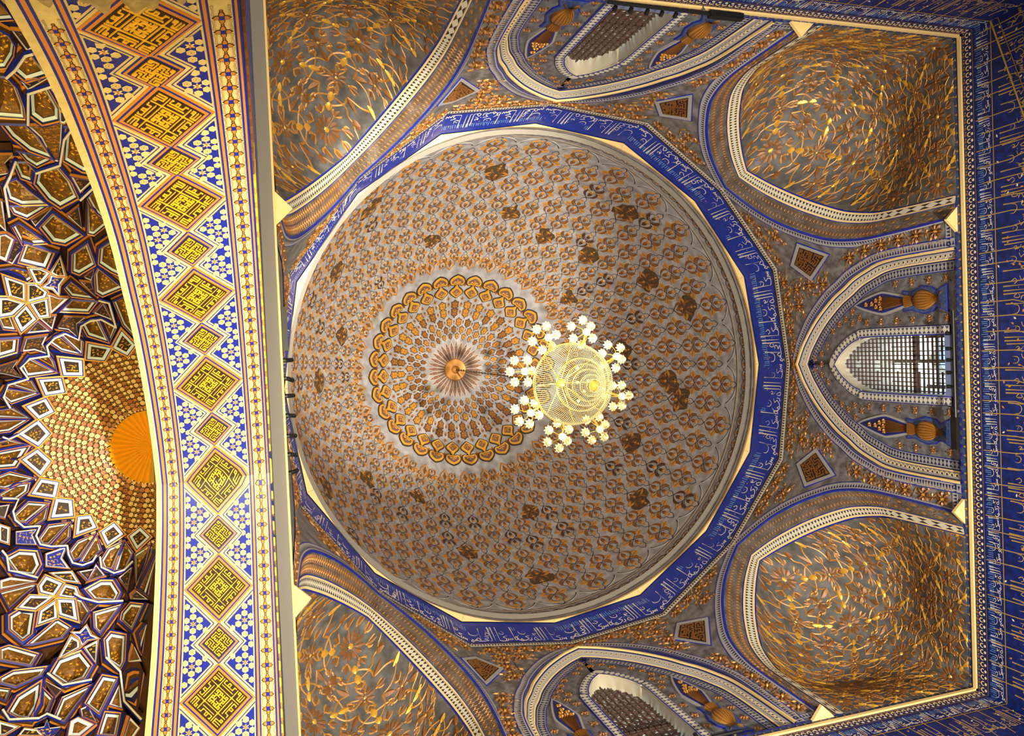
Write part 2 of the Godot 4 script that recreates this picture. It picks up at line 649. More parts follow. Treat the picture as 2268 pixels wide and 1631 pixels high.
func arabesque() -> MB:      # one ogee with its wings and pocket, height 1
	var m := MB.new()
	sym(m, "pale", [0.03, 0.0, 0.29, 0.16, 0.33, 0.30, 0.57, 0.35, 0.38, 0.47, 0.36, 0.68, 0.27, 0.72], 0.030, 0.010, 0.0)
	sym(m, "line", [0.0, 0.0, 0.14, 0.09, 0.24, 0.20, 0.20, 0.33, 0.0, 0.45], 0.032, 0.02)
	sym(m, "line", [0.0, 0.45, 0.20, 0.56, 0.23, 0.70, 0.11, 0.78, 0.13, 0.88, 0.0, 1.0], 0.032, 0.02)
	sym(m, "bronze", [0.08, 0.05, 0.23, 0.16, 0.26, 0.30, 0.20, 0.36], 0.13, 0.05, 0.0, 1)
	sym(m, "bronze", [0.30, 0.68, 0.28, 0.56, 0.21, 0.46, 0.07, 0.43], 0.15, 0.055, 0.0, 1)
	sym(m, "gilt", [0.16, 0.44, 0.30, 0.44, 0.42, 0.40, 0.54, 0.36], 0.13, 0.05, 0.0, 1)
	sym(m, "gilt", [0.25, 0.32, 0.35, 0.30, 0.46, 0.34], 0.085, 0.04, 0.0, 1)
	leaf(m, "bronze", Vector2(0, 0.08), Vector2(0, 0.31), 0.19, 0.07)
	bead(m, "gilt", Vector2(0, 0.30), 0.07, 0.07, 0.0, 6)
	sym(m, "gilt", [0.02, 0.26, 0.07, 0.32, 0.12, 0.31], 0.06, 0.03, 0.0, 1)
	leaf(m, "bronze", Vector2(0, 0.50), Vector2(0, 0.70), 0.17, 0.07)
	bead(m, "gilt", Vector2(0, 0.68), 0.06, 0.06, 0.0, 6)
	bead(m, "gilt", Vector2(0, 0.80), 0.06, 0.05, 0.0, 6)
	sym(m, "gilt", [0.02, 0.65, 0.08, 0.70, 0.13, 0.69], 0.06, 0.03, 0.0, 1)
	return m

func rosette(n: int, petal: String, heart: String) -> MB:      # radius 1
	var m := MB.new()
	for i in n:
		var d := Vector2.from_angle(TAU * i / n)
		leaf(m, petal, d * 0.24, d * 0.98, 0.44, 0.22, 0.0, 4)
		var e := Vector2.from_angle(TAU * (i + 0.5) / n)
		leaf(m, "umber", e * 0.3, e * 0.8, 0.16, 0.12, 0.0, 3)
	stroke(m, "umber", ring_path(Vector2(), 0.55, n * 2), 0.10, 0.06)
	bead(m, heart, Vector2(), 0.22, 0.3, 0.0, 8)
	return m

func fleur() -> MB:      # a three-leaved bud, height 1
	var m := MB.new()
	leaf(m, "bronze", Vector2(0, 0.05), Vector2(0, 1.0), 0.34, 0.2)
	sym(m, "gilt", [0.02, 0.12, 0.24, 0.30, 0.36, 0.58, 0.30, 0.72], 0.2, 0.14, 0.0, 1)
	bead(m, "gilt", Vector2(0, 0.1), 0.13, 0.16, 0.0, 6)
	return m

func sprig() -> MB:
	var m := MB.new()
	for a in [0.0, 1.2, 2.6, 3.7, 5.0]:
		var d := Vector2.from_angle(a)
		leaf(m, "bronze" if a < 3.0 else "gilt", d * 0.1, d, 0.34, 0.2, 0.0, 3)
	return m

func strap_cell(which: int) -> MB:      # a square of strapwork with a rosette, side 1
	var m := MB.new()
	if which == 0:
		for q in 4:
			var x := Transform2D(q * PI / 2, Vector2())
			for s in [1.0, -1.0]:
				var c := []
				for p in pts([0.0, 0.40, 0.06, 0.36, 0.15, 0.40, 0.24, 0.36, 0.31, 0.31], s):
					c.append(x * p)
				stroke(m, "gilt", curve(c, 3), 0.022, 0.022, 0.0, 0)
				var e := []
				for p in pts([0.31, 0.31, 0.34, 0.42, 0.44, 0.46, 0.5, 0.44], s):
					e.append(x * p)
				stroke(m, "gilt", curve(e, 3), 0.022, 0.02, 0.0, 1)
			leaf(m, "bronze", x * Vector2(0, 0.36), x * Vector2(0, 0.49), 0.09, 0.05)
			leaf(m, "gilt_bright", x * Vector2(0.25, 0.25), x * Vector2(0.36, 0.36), 0.08, 0.05)
	else:
		for q in 4:
			var x := Transform2D(q * PI / 2 + PI / 4, Vector2())
			stroke(m, "gilt", curve([x * Vector2(-0.16, 0.16), x * Vector2(-0.14, 0.30), x * Vector2(0, 0.40), x * Vector2(0.14, 0.30), x * Vector2(0.16, 0.16)], 4), 0.022, 0.022, 0.0, 0)
			leaf(m, "gilt_bright", x * Vector2(0, 0.36), x * Vector2(0, 0.47), 0.08, 0.05)
			leaf(m, "bronze", x * Vector2(0.15, 0.15), x * Vector2(0.28, 0.28), 0.07, 0.05)
	return m

func strap_flower(which: int) -> MB:
	var m := MB.new()
	if which == 0:
		for i in 12:
			var d := Vector2.from_angle(TAU * i / 12)
			leaf(m, "bronze", d * 0.06, d * 0.17, 0.062, 0.03, 0.0, 3)
		bead(m, "gilt_bright", Vector2(), 0.036, 0.04, 0.0, 8)
		var f := fleur()
		for i in 8:
			var d := Vector2.from_angle(TAU * (i + 0.5) / 8)
			put(m, f, func(a, b, c): return Vector3(a, b, c), d * 0.19, Vector2(-d.y, d.x) * 0.15, d * 0.13, 0.12)
			stroke(m, "bronze", PackedVector2Array([d * 0.02, d * 0.21]), 0.012, 0.012)
	else:
		for i in 8:
			var d := Vector2.from_angle(TAU * i / 8)
			leaf(m, "bronze", d * 0.03, d * 0.125, 0.05, 0.025, 0.0, 3)
		bead(m, "gilt_bright", Vector2(), 0.02, 0.03, 0.0, 6)
		var f := fleur()
		for i in 4:
			var d := Vector2.from_angle(TAU * (i + 0.5) / 4)
			put(m, f, func(a, b, c): return Vector3(a, b, c), d * 0.13, Vector2(-d.y, d.x) * 0.15, d * 0.13, 0.12)
			stroke(m, "bronze", PackedVector2Array([d * 0.02, d * 0.15]), 0.012, 0.012)
	return m

func letters(m: MB, k: String, y0: float, y1: float, lift: float, heavy := 1.0) -> void:   # one sentence of cursive script, x from 0 at its right end to 1, read leftwards
	var words := [
		[0.009, 0, [0.005, 0.24, 0.012, 0.13, 0.026, 0.22, 0.036, 0.13, 0.050, 0.22, 0.060, 0.11, 0.085, 0.10]],
		[0.010, 0, [0.055, 0.34, 0.100, 0.29, 0.072, 0.20, 0.095, 0.09, 0.150, 0.12]],
		[0.013, 3, [0.150, 0.11, 0.149, 0.50, 0.150, 0.84]],
		[0.011, 1, [0.095, 0.58, 0.098, 0.44, 0.122, 0.39, 0.148, 0.46, 0.150, 0.58]],
		[0.013, 3, [0.205, 0.12, 0.204, 0.5, 0.205, 0.84]],
		[0.013, 2, [0.240, 0.84, 0.239, 0.4, 0.240, 0.13, 0.258, 0.11]],
		[0.012, 2, [0.272, 0.78, 0.271, 0.4, 0.272, 0.13, 0.300, 0.11]],
		[0.009, 0, [0.300, 0.11, 0.322, 0.26, 0.340, 0.16, 0.322, 0.09, 0.300, 0.12]],
		[0.011, 1, [0.312, 0.52, 0.298, 0.46, 0.312, 0.41, 0.328, 0.48, 0.322, 0.36, 0.290, 0.29]],
		[0.009, 0, [0.365, 0.24, 0.372, 0.12, 0.400, 0.11]],
		[0.010, 0, [0.372, 0.36, 0.415, 0.31, 0.392, 0.22, 0.430, 0.11, 0.455, 0.11]],
		[0.009, 0, [0.455, 0.11, 0.468, 0.20, 0.480, 0.12, 0.466, 0.07, 0.455, 0.11]],
		[0.010, 1, [0.478, 0.40, 0.505, 0.28, 0.495, 0.14, 0.475, 0.11]],
		[0.009, 0, [0.515, 0.32, 0.505, 0.22, 0.520, 0.14, 0.535, 0.22, 0.515, 0.32]],
		[0.013, 3, [0.535, 0.10, 0.534, 0.5, 0.535, 0.84]],
		[0.011, 1, [0.398, 0.62, 0.402, 0.49, 0.430, 0.44, 0.462, 0.50, 0.466, 0.62]],
		[0.009, 0, [0.555, 0.24, 0.562, 0.13, 0.576, 0.22, 0.586, 0.13, 0.600, 0.22, 0.610, 0.11, 0.632, 0.10]],
		[0.010, 0, [0.600, 0.36, 0.645, 0.30, 0.618, 0.21, 0.642, 0.09, 0.690, 0.12]],
		[0.013, 3, [0.690, 0.11, 0.689, 0.5, 0.690, 0.84]],
		[0.013, 3, [0.735, 0.12, 0.734, 0.5, 0.735, 0.84]],
		[0.013, 2, [0.768, 0.84, 0.767, 0.4, 0.768, 0.13, 0.790, 0.11]],
		[0.010, 0, [0.830, 0.34, 0.795, 0.30, 0.805, 0.23, 0.835, 0.21, 0.800, 0.13, 0.850, 0.11]],
		[0.012, 3, [0.872, 0.13, 0.872, 0.4, 0.868, 0.78]],
		[0.009, 0, [0.872, 0.14, 0.895, 0.27, 0.915, 0.19, 0.890, 0.11, 0.850, 0.11]],
		[0.009, 0, [0.915, 0.12, 0.926, 0.19, 0.940, 0.11, 0.955, 0.20, 0.968, 0.12, 0.950, 0.06, 0.985, -0.02]],
		[0.011, 1, [0.880, 0.56, 0.888, 0.43, 0.930, 0.39, 0.968, 0.47, 0.972, 0.60]],
		[0.009, 0, [0.770, 0.46, 0.800, 0.54, 0.812, 0.44, 0.800, 0.36, 0.782, 0.40]],
		[0.009, 0, [0.640, 0.60, 0.620, 0.50, 0.648, 0.44, 0.670, 0.52]]]
	for w in words:
		var c := []
		var a = w[2]
		for i in range(0, a.size(), 2):
			c.append(Vector2(a[i], lerpf(y0, y1, a[i + 1])))
		stroke(m, k, curve(c, 3), w[0] * heavy, lift, 0.0005, w[1])
	for q in [[0.075, 0.03], [0.125, 0.52], [0.112, 0.5], [0.385, 0.04], [0.43, 0.56], [0.60, 0.03], [0.945, 0.02], [0.955, 0.02], [0.35, 0.34], [0.71, 0.4]]:
		bead(m, k, Vector2(q[0], lerpf(y0, y1, q[1])), 0.006 * heavy, lift, 0.0, 4)

func small_script(m: MB, k: String, y0: float, y1: float, n: int) -> void:      # faint upright second line of script behind the first
	for i in n:
		var x := (i + 0.3 + 0.4 * rng.randf()) / n
		var t := y0 + (y1 - y0) * rng.randf_range(0.55, 1.0)
		stroke(m, k, PackedVector2Array([Vector2(x, y0), Vector2(x + 0.002, t)]), 0.006, 0.0, 0.0004, 0)
		if i % 3 != 0:
			stroke(m, k, PackedVector2Array([Vector2(x - 0.004, y0), Vector2(x + 0.5 / n, y0 + 0.02), Vector2(x + 1.0 / n, y0)]), 0.005, 0.0, 0.0004, 0)

func kufic(rows: Array, n: int, quarter: bool) -> Array:      # cells of a square script, turned four times about its centre
	var on := []
	for i in n * n:
		on.append(false)
	for j in rows.size():
		var r: String = rows[j]
		for i in r.length():
			if r[i] == "#":
				var x := i
				var y := j
				for q in (4 if quarter else 1):
					on[y * n + x] = true
					var ox := x
					x = n - 1 - y
					y = ox
	return on

func kufic_mesh(m: MB, k: String, on: Array, n: int, h: float) -> void:      # raised strokes in the square -1..1
	var c := 2.0 / n
	for j in n:
		for i in n:
			if not on[j * n + i]:
				continue
			var x := -1.0 + i * c
			var y := 1.0 - (j + 1) * c
			var g := 0.18 * c
			var xa := x - (g if i > 0 and on[j * n + i - 1] else -g)
			var xb := x + c + (g if i < n - 1 and on[j * n + i + 1] else -g)
			var ya := y - (g if j < n - 1 and on[(j + 1) * n + i] else -g)
			var yb := y + c + (g if j > 0 and on[(j - 1) * n + i] else -g)
			quad(m, k, Vector3(xa, ya, h), Vector3(xb, ya, h), Vector3(xb, yb, h), Vector3(xa, yb, h))
			quad(m, k, Vector3(xa, ya, 0), Vector3(xb, ya, 0), Vector3(xb, ya, h), Vector3(xa, ya, h))
			quad(m, k, Vector3(xa, yb, 0), Vector3(xb, yb, 0), Vector3(xb, yb, h), Vector3(xa, yb, h))
			quad(m, k, Vector3(xa, ya, 0), Vector3(xa, yb, 0), Vector3(xa, yb, h), Vector3(xa, ya, h))
			quad(m, k, Vector3(xb, ya, 0), Vector3(xb, yb, 0), Vector3(xb, yb, h), Vector3(xb, ya, h))

func kufic_large() -> Array:
	return kufic([
		"#.#.###.#.###...###..##.#",
		"#.#.#.#.#...#...#.#...#.#",
		"#.#.###.#...#...#.#...#.#",
		"#.#.#...#...###########.#",
		"#.#.#...#...............#",
		"#.#.#...#.#############.#",
		"#####...#...............#",
		"........#...............#",
		"##########################",
		".........................",
		"..........###.#.###......",
		"..........#.#.#.#........",
		"..........###.#.###.#....",
		"..........#...#...#.#....",
		"..........#####.###.#....",
		"..............#.....#....",
		"..........###.#.........."], 33, true)

func kufic_small() -> Array:
	return kufic([
		"###.######",
		"#.#.#.....",
		"###.#.####",
		"#...#.#..#",
		"#.###.#.##",
		"#.....#...",
		"#######.##",
		"..........",
		"###.#####.",
		"..#.....#."], 19, true)

# ------------------------------------------------------------------ the shell of the room
func build_shell() -> void:
	var f := thing("floor", "", "", "", "structure")
	var m := MB.new()
	box(m, "stone", Vector3(-9.0, -0.3, -6.0), Vector3(5.8, 0.0, 6.0))
	part("slab", m, f)
	var o := thing("wall_outer", "", "", "", "structure")
	m = MB.new()
	for j in 14:
		for i in 96:
			var h0 := lerpf(9.0, 14.6, j / 14.0)
			var mid := h0 + 0.2
			var a := (i + 0.5) * TAU / 96
			var off := absf(wrapf(a, -PI / 4, PI / 4))
			if mid > 9.4 and mid < 12.3 and off < 0.13 and not (a > 2.4 and a < 3.9):
				continue
			var a0 := i * TAU / 96
			var a1 := (i + 1) * TAU / 96
			quad(m, "stone", P(7.5 * cos(a0), h0, 7.5 * sin(a0)), P(7.5 * cos(a1), h0, 7.5 * sin(a1)), P(7.5 * cos(a1), h0 + 0.4, 7.5 * sin(a1)), P(7.5 * cos(a0), h0 + 0.4, 7.5 * sin(a0)))
	for i in 96:
		var a0 := i * TAU / 96
		var a1 := (i + 1) * TAU / 96
		for q in [[14.6, 4.9, 7.5]]:
			quad(m, "stone", P(q[1] * cos(a0), q[0], q[1] * sin(a0)), P(q[1] * cos(a1), q[0], q[1] * sin(a1)), P(q[2] * cos(a1), q[0], q[2] * sin(a1)), P(q[2] * cos(a0), q[0], q[2] * sin(a0)))
	for k in 4:
		var t := Transform3D(Basis(Vector3.UP, k * PI / 2), Vector3())
		quad(m, "stone", t * P(5.12, 9.02, -7.6), t * P(7.6, 9.02, -7.6), t * P(7.6, 9.02, 7.6), t * P(5.12, 9.02, 7.6))
	part("drum_masonry", m, o)
	# three walls below the cornice, with their bands of script
	for k in [0, 2, 6]:
		var w := thing({0: "wall_east", 2: "wall_north", 6: "wall_south"}[k], "", "", "", "structure")
		var n := Vector3(cos(k * PI / 4), 0, sin(k * PI / 4))
		var t := Transform3D(Basis(Vector3(-n.z, 0, n.x), Vector3.UP, -n), n * S)
		m = MB.new()
		box(m, "stone", Vector3(-5.6, 0, -0.5), Vector3(5.6, 9.2 + EYE, -0.012), t)
		part("masonry", m, w)
		var f2 := flat(k, S)
		var full := line(Vector2(5.1, 0), Vector2(-5.1, 0), 2)
		for b in [["wall_lapis", 4.0, 8.545, "wide_script_band"], ["wall_lapis", 8.565, 8.86, "narrow_script_band"]]:
			m = MB.new()
			band(m, b[0], f2, full, -b[1], -b[2], 0.0, 0.0)
			var bp := part(b[3], m, w)
			m = MB.new()
			if b[3] == "narrow_script_band":
				var tile := MB.new()
				letters(tile, "script_white", 0.04, 0.96, 0.003, 1.0)
				small_script(tile, "script_blue", 0.55, 0.95, 34)
				for i in 9:
					var x := 5.1 - 1.1333 * i
					put(m, tile, f2, Vector2(x, 8.575), Vector2(-1.1333, 0), Vector2(0, 0.275), 0.6)
			else:
				var tile := MB.new()
				letters(tile, "script_gold", 0.0, 0.9, 0.006, 1.15)
				var lines := 3
				for j in lines:
					for i in 7:
						var x := 5.1 - 1.457 * i + 0.3 * (j % 2)
						put(m, tile, f2, Vector2(x, 8.0 - j * 0.62), Vector2(-1.457, 0), Vector2(0, 0.60), 0.6)
				for i in 40:
					var x := 5.0 - 10.0 * i / 40.0 + rng.randf_range(-0.04, 0.04)
					stroke(m, "script_gold", PackedVector2Array([Vector2(x, 8.84 if i % 3 else 8.75), Vector2(x + 0.01, 8.3), Vector2(x + rng.randf_range(-0.1, 0.1), 7.9)]), 0.015, 0.003, 0.001)
				for i in 260:
					var c := Vector2(rng.randf_range(-5.0, 5.0), rng.randf_range(6.6, 8.52))
					leaf(m, "orange_paint" if i % 3 else "script_white", c, c + Vector2.from_angle(rng.randf() * TAU) * 0.05, 0.03, 0.003, 0.001, 2)
				m = bend(m, f2)
			part("lettering", m, bp, "stuff")
		m = MB.new()
		band(m, "script_gold", f2, full, -8.548, -8.562, 0.006, 0.006)
		band(m, "script_gold", f2, full, -8.862, -8.868, 0.006, 0.006)
		part("gold_line", m, w)
	# the west wall with the arch of the niche
	var ww := thing("wall_west", "", "", "", "structure")
	m = MB.new()
	for sd in [1.0, -1.0]:
		for i in arch_p.size() - 1:
			for j in 6:
				var c := []
				for q in [[i, j], [i + 1, j], [i + 1, j + 1], [i, j + 1]]:
					var p: Vector3 = soffit(sd * arch_p[q[0]][0], 1.0, 0.0)
					var z := lerpf(p.z, sd * 5.2, q[1] / 6.0)
					var top := 9.1 + EYE
					var hh := p.y if q[1] == 0 else lerpf(p.y, lerpf(p.y, top, 0.0), q[1] / 6.0)
					c.append(Vector3(XF, hh, z))
				quad(m, "lapis_paint", c[0], c[1], c[2], c[3])
	var cr := soffit(0.0, 1.0, 0.0)
	quad(m, "slate", Vector3(XF, cr.y - 0.001, -5.2), Vector3(XF, cr.y - 0.001, 5.2), P(XF, 9.2, 5.2), P(XF, 9.2, -5.2))
	part("spandrel", m, ww)
	m = MB.new()
	box(m, "stone", P(-6.6, 6.6, -6.0), P(-5.4, 9.2, 6.0))
	part("masonry", m, ww)
	# leaf ornament on the wall beside the arch
	m = MB.new()
	var fw := func(a: float, b: float, r: float) -> Vector3:
		var p := soffit(a, 1.0, 0.0)
		var q := soffit(a, 1.0, -1.0)
		return p + (q - p) * b + Vector3(r, 0, 0)
	for i in 76:
		var a := -3.7 + i * 0.1
		var d := MB.new()
		poly(d, "gold_paint" if absf(a) < 2.2 else "bronze", PackedVector2Array([Vector2(-0.03, 0.0), Vector2(0.03, 0.0), Vector2(0.008, 0.2), Vector2(0.0, 0.32)]), 0.012, 0.004)
		put(m, d, fw, Vector2(a, 0.12), Vector2(1, 0), Vector2(0, 1.0))
	part("leaf_row", m, ww, "stuff")
	m = MB.new()
	for q in [[0.0, 0.07], [0.55, 0.60]]:
		band(m, "navy", fw, line(Vector2(-3.75, 0), Vector2(3.75, 0), 90), q[0], q[1], 0.004, 0.004)
	part("edge_line", m, ww)

func bend(m: MB, f: Callable) -> MB:      # strokes already placed stay; flat ones (x, y, relief) are laid on f
	var o := MB.new()
	for k in m.d:
		var u := o.b(k)
		var v: PackedVector3Array = m.d[k].v
		for q in v:
			u.v.append(f.call(q.x, q.y, q.z) if absf(q.z) < 0.02 and q.y < 9.0 else q)
	return o

# ------------------------------------------------------------------ dome
func build_dome() -> void:
	var c := thing("ceiling", "", "", "", "structure")
	var st := begin()
	sheet(st, dome, 0.0, TAU, 128, 0.0, dome_len, 60)
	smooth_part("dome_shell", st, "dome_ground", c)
	st = begin()
	sheet(st, dome, 0.0, TAU, 64, 0.0, dome_len, 30, -0.35)
	smooth_part("dome_masonry", st, "stone", c)
	# ring of bosses at the foot
	var boss := MB.new()
	bead(boss, "bronze", Vector2(0, 0), 0.28, 0.20, 0.0, 8)
	bead(boss, "gilt", Vector2(0.0, 0.20), 0.10, 0.25)
	sym(boss, "bronze", [0.0, -0.36, 0.30, -0.30, 0.36, 0.05, 0.5, 0.30], 0.12, 0.12)
	sym(boss, "line", [0.0, 0.45, 0.25, 0.42, 0.5, 0.20], 0.06, 0.08)
	var m := MB.new()
	for i in 120:
		put(m, boss, dome, Vector2(TAU * i / 120, 0.42), Vector2(0.26 / DA, 0), Vector2(0, 0.30), 0.14)
	part("boss_row", m, c, "stuff")
	m = MB.new()
	var ringp := line(Vector2(0, 0), Vector2(TAU, 0), 128)
	for q in [["gilt", 0.06, 0.10], ["pale", 0.16, 0.18], ["line", 0.20, 0.22], ["pale", 0.66, 0.70], ["line", 0.72, 0.735]]:
		band(m, q[0], dome, ringp, q[1], q[2], 0.012, 0.012)
	part("foot_line", m, c)
	# pointed grey arcs above the bosses
	m = MB.new()
	var arc := MB.new()
	sym(arc, "trim_grey", [0.0, 0.0, 0.20, 0.10, 0.36, 0.30, 0.5, 0.62], 0.05, 0.05, 0.0, 1)
	sym(arc, "line", [0.04, 0.05, 0.26, 0.20, 0.40, 0.42, 0.46, 0.62], 0.03, 0.04)
	sym(arc, "gilt", [0.06, 0.22, 0.16, 0.38, 0.24, 0.62], 0.08, 0.08, 0.0, 1)
	for i in 32:
		put(m, arc, dome, Vector2(TAU * (i + 0.5) / 32, 0.74), Vector2(0.96 / DA, 0), Vector2(0, 0.55), 0.3)
	part("pointed_arc_row", m, c, "stuff")
	# field of arabesques: 64 columns, every second one shifted by half a row
	var ar := arabesque()
	var fill := rosette(6, "stain", "stain")
	var rows := []
	var s := s_of_r(2.93)
	var lift := 0.0
	while s > 0.9:
		var r: float = dome_row(s)[0]
		rows.append([s, r * 0.205])
		s -= r * 0.205
	var old := [[0.03, 2], [0.31, 1], [0.42, 4], [0.50, 3], [0.58, 5], [0.62, 2], [0.08, 4], [0.15, 5], [0.93, 3], [0.88, 5], [0.22, 3], [0.26, 5], [0.72, 4], [0.77, 5], [0.80, 2], [0.97, 5], [0.10, 1], [0.18, 2], [0.36, 5], [0.46, 1], [0.13, 3], [0.05, 5], [0.99, 4], [0.68, 1]]
	var worn := {}
	for q in old:
		worn["%d:%d" % [int(q[0] * 64), q[1]]] = true
	var count := 0
	var rest := MB.new()
	for j in rows.size():
		for i in 64:
			var half := (i % 2) * 0.5
			var s0: float = rows[j][0] - half * rows[j][1]
			var rr: float = dome_row(s0)[0]
			var pd := rr * 0.205
			if s0 - pd < 0.62 or (j == 0 and half == 0.0 and i % 2 == 0 and false):
				continue
			var swap := {}
			var bad: bool = worn.has("%d:%d" % [i, j])
			if bad:
				swap = {"pale": "olive"}
			elif rng.randf() < 0.10:
				swap = {"bronze": "umber", "pale": "mauve"}
			var one := MB.new()
			put(one, ar, dome, Vector2(TAU * i / 64, s0), Vector2(0.118, 0), Vector2(0, -pd), 0.35, swap)
			if bad:
				var blot := MB.new()
				var pp := PackedVector2Array()
				for q in 14:
					pp.append(Vector2.from_angle(TAU * q / 14) * rng.randf_range(0.26, 0.50) + Vector2(0, 0.5))
				poly(blot, "stain", pp, 0.006, 0.02)
				put(one, blot, dome, Vector2(TAU * i / 64, s0), Vector2(0.17, 0), Vector2(0, -pd), 0.35)
			if count < 300:
				part("arabesque", one, c)
			else:
				for k in one.d:
					rest.b(k).v.append_array(one.d[k].v)
			count += 1
	part("arabesque_field", rest, c, "stuff")
	# ring of 32 large petals
	var big := MB.new()
	var both := func(half: Array, n: int) -> PackedVector2Array:
		var o := PackedVector2Array()
		var cv := curve(half, n)
		for q in cv:
			o.append(q)
		for i in range(cv.size() - 2, 0, -1):
			o.append(Vector2(-cv[i].x, cv[i].y))
		return o
	var head: PackedVector2Array = both.call(pts([0.0, 1.0, 0.20, 0.90, 0.34, 0.74, 0.33, 0.56, 0.22, 0.48, 0.12, 0.52, 0.0, 0.50]), 3)
	var drop: PackedVector2Array = both.call(pts([0.0, 0.54, 0.07, 0.44, 0.13, 0.34, 0.30, 0.20, 0.33, 0.09, 0.16, -0.06, 0.0, -0.16]), 3)
	poly(big, "line", inset(head, -0.035), 0.05, 0.0)
	poly(big, "line", inset(drop, -0.035), 0.05, 0.0)
	poly(big, "gilt_bright", head, 0.10, 0.02)
	poly(big, "gilt_bright", drop, 0.102, 0.02)
	poly(big, "mauve", PackedVector2Array([Vector2(0, 0.91), Vector2(0.15, 0.83), Vector2(0.27, 0.71), Vector2(0.26, 0.58), Vector2(0.12, 0.60), Vector2(0, 0.55), Vector2(-0.12, 0.60), Vector2(-0.26, 0.58), Vector2(-0.27, 0.71), Vector2(-0.15, 0.83)]), 0.115, 0.01)
	poly(big, "mauve", PackedVector2Array([Vector2(0, 0.33), Vector2(0.12, 0.24), Vector2(0.22, 0.13), Vector2(0.12, 0.01), Vector2(0, -0.08), Vector2(-0.12, 0.01), Vector2(-0.22, 0.13), Vector2(-0.12, 0.24)]), 0.115, 0.01)
	sym(big, "gilt_bright", [0.0, 0.58, 0.10, 0.68, 0.17, 0.62], 0.06, 0.05, 0.11, 1)
	leaf(big, "gilt", Vector2(0, 0.60), Vector2(0, 0.82), 0.10, 0.05, 0.11)
	sym(big, "gilt_bright", [0.0, 0.02, 0.10, 0.08, 0.15, 0.16], 0.06, 0.05, 0.11, 1)
	leaf(big, "gilt", Vector2(0, 0.06), Vector2(0, 0.24), 0.12, 0.05, 0.11)
	var tear := MB.new()
	leaf(tear, "bronze", Vector2(0, -0.3), Vector2(0, 0.6), 0.5, 0.25)
	bead(tear, "gilt", Vector2(0, -0.15), 0.28, 0.3)
	var crest := MB.new()
	leaf(crest, "gilt", Vector2(0, 0.0), Vector2(0, 0.5), 0.2, 0.12)
	sym(crest, "gilt", [0.0, 0.1, 0.22, 0.2, 0.30, 0.42, 0.46, 0.44], 0.14, 0.12, 0.0, 1)
	var ogee := MB.new()
	sym(ogee, "gilt", [0.0, -0.5, 0.16, -0.34, 0.40, -0.12, 0.42, 0.16, 0.20, 0.40, 0.0, 0.55], 0.14, 0.10, 0.0, 0)
	sym(ogee, "bronze", [0.42, 0.16, 0.60, 0.30, 0.52, 0.52], 0.14, 0.10, 0.0, 1)
	leaf(ogee, "bronze", Vector2(0, -0.30), Vector2(0, 0.34), 0.30, 0.15)
	sym(ogee, "gilt", [0.0, -0.16, 0.16, -0.04, 0.22, 0.14], 0.10, 0.08, 0.0, 1)
	var fl := fleur()
	for i in 32:
		var az := TAU * (i + 0.15) / 32.0
		var rr := 2.22
		var s0 := s_of_r(rr)
		var one := MB.new()
		put(one, big, dome, Vector2(az, s0), Vector2(0.64 / 2.55, 0), Vector2(0, -0.69), 0.5)
		part("medallion_petal", one, c)
		var a2 := TAU * (i + 0.65) / 32
		var little := MB.new()
		put(little, fl, dome, Vector2(a2, s_of_r(2.42)), Vector2(0.15 / 2.4, 0), Vector2(0, -0.17), 0.12)
		put(little, fl, dome, Vector2(a2, s_of_r(2.06)), Vector2(0.13 / 2.06, 0), Vector2(0, -0.15), 0.12)
		part("bud", little, c)
		little = MB.new()
		put(little, ogee, dome, Vector2(a2, s_of_r(3.02)), Vector2(0.30 / 3.02, 0), Vector2(0, -0.46), 0.25)
		put(little, crest, dome, Vector2(az, s_of_r(3.08)), Vector2(0.36 / 3.08, 0), Vector2(0, -0.40), 0.25)
		put(little, tear, dome, Vector2(az, s_of_r(2.98)), Vector2(0.12 / 2.96, 0), Vector2(0, -0.14), 0.14)
		part("crest", little, c)
	# five rings of small lozenges towards the rose
	var loz := MB.new()
	var lp := PackedVector2Array([Vector2(0, 0.55), Vector2(0.18, 0.36), Vector2(0.42, 0.30), Vector2(0.36, 0.0), Vector2(0.42, -0.22), Vector2(0.16, -0.36), Vector2(0, -0.55), Vector2(-0.16, -0.36), Vector2(-0.42, -0.22), Vector2(-0.36, 0.0), Vector2(-0.42, 0.30), Vector2(-0.18, 0.36)])
	var lw := PackedVector2Array()
	for q in lp:
		lw.append(q * 1.12)
	poly(loz, "line", lw, 0.04, 0.01)
	poly(loz, "gilt", lp, 0.13, 0.06)
	for q in 4:
		var d := Vector2.from_angle(PI / 2 * q + PI / 4)
		leaf(loz, "gilt_bright", d * 0.05, d * 0.32, 0.16, 0.10, 0.12, 3)
	bead(loz, "bronze", Vector2(), 0.08, 0.12, 0.12, 6)
	for ring in [[1.92, 0.32, 0.15], [1.70, 0.36, 0.15], [1.44, 0.30, 0.65], [1.21, 0.27, 0.15], [1.02, 0.21, 0.65]]:
		var rr: float = ring[0]
		var sz: float = ring[1]
		sz *= 0.92
		var tw := minf(sz * 0.9, TAU * rr / 32 * 0.66)
		for i in 32:
			var one := MB.new()
			var az: float = TAU * (i + ring[2]) / 32.0
			var swap := {}
			if rng.randf() < 0.4:
				swap = {"gilt": "bronze", "gilt_bright": "gilt"}
			put(one, loz, dome, Vector2(az, s_of_r(rr)), Vector2(tw / rr, 0), Vector2(0, -sz), 0.22, swap)
			if rr > 1.1:
				put(one, tear, dome, Vector2(az + PI / 32, s_of_r(rr)), Vector2(0.11 / 1.6, 0), Vector2(0, -0.12 * rr / 1.6), 0.08)
			part("lozenge", one, c)
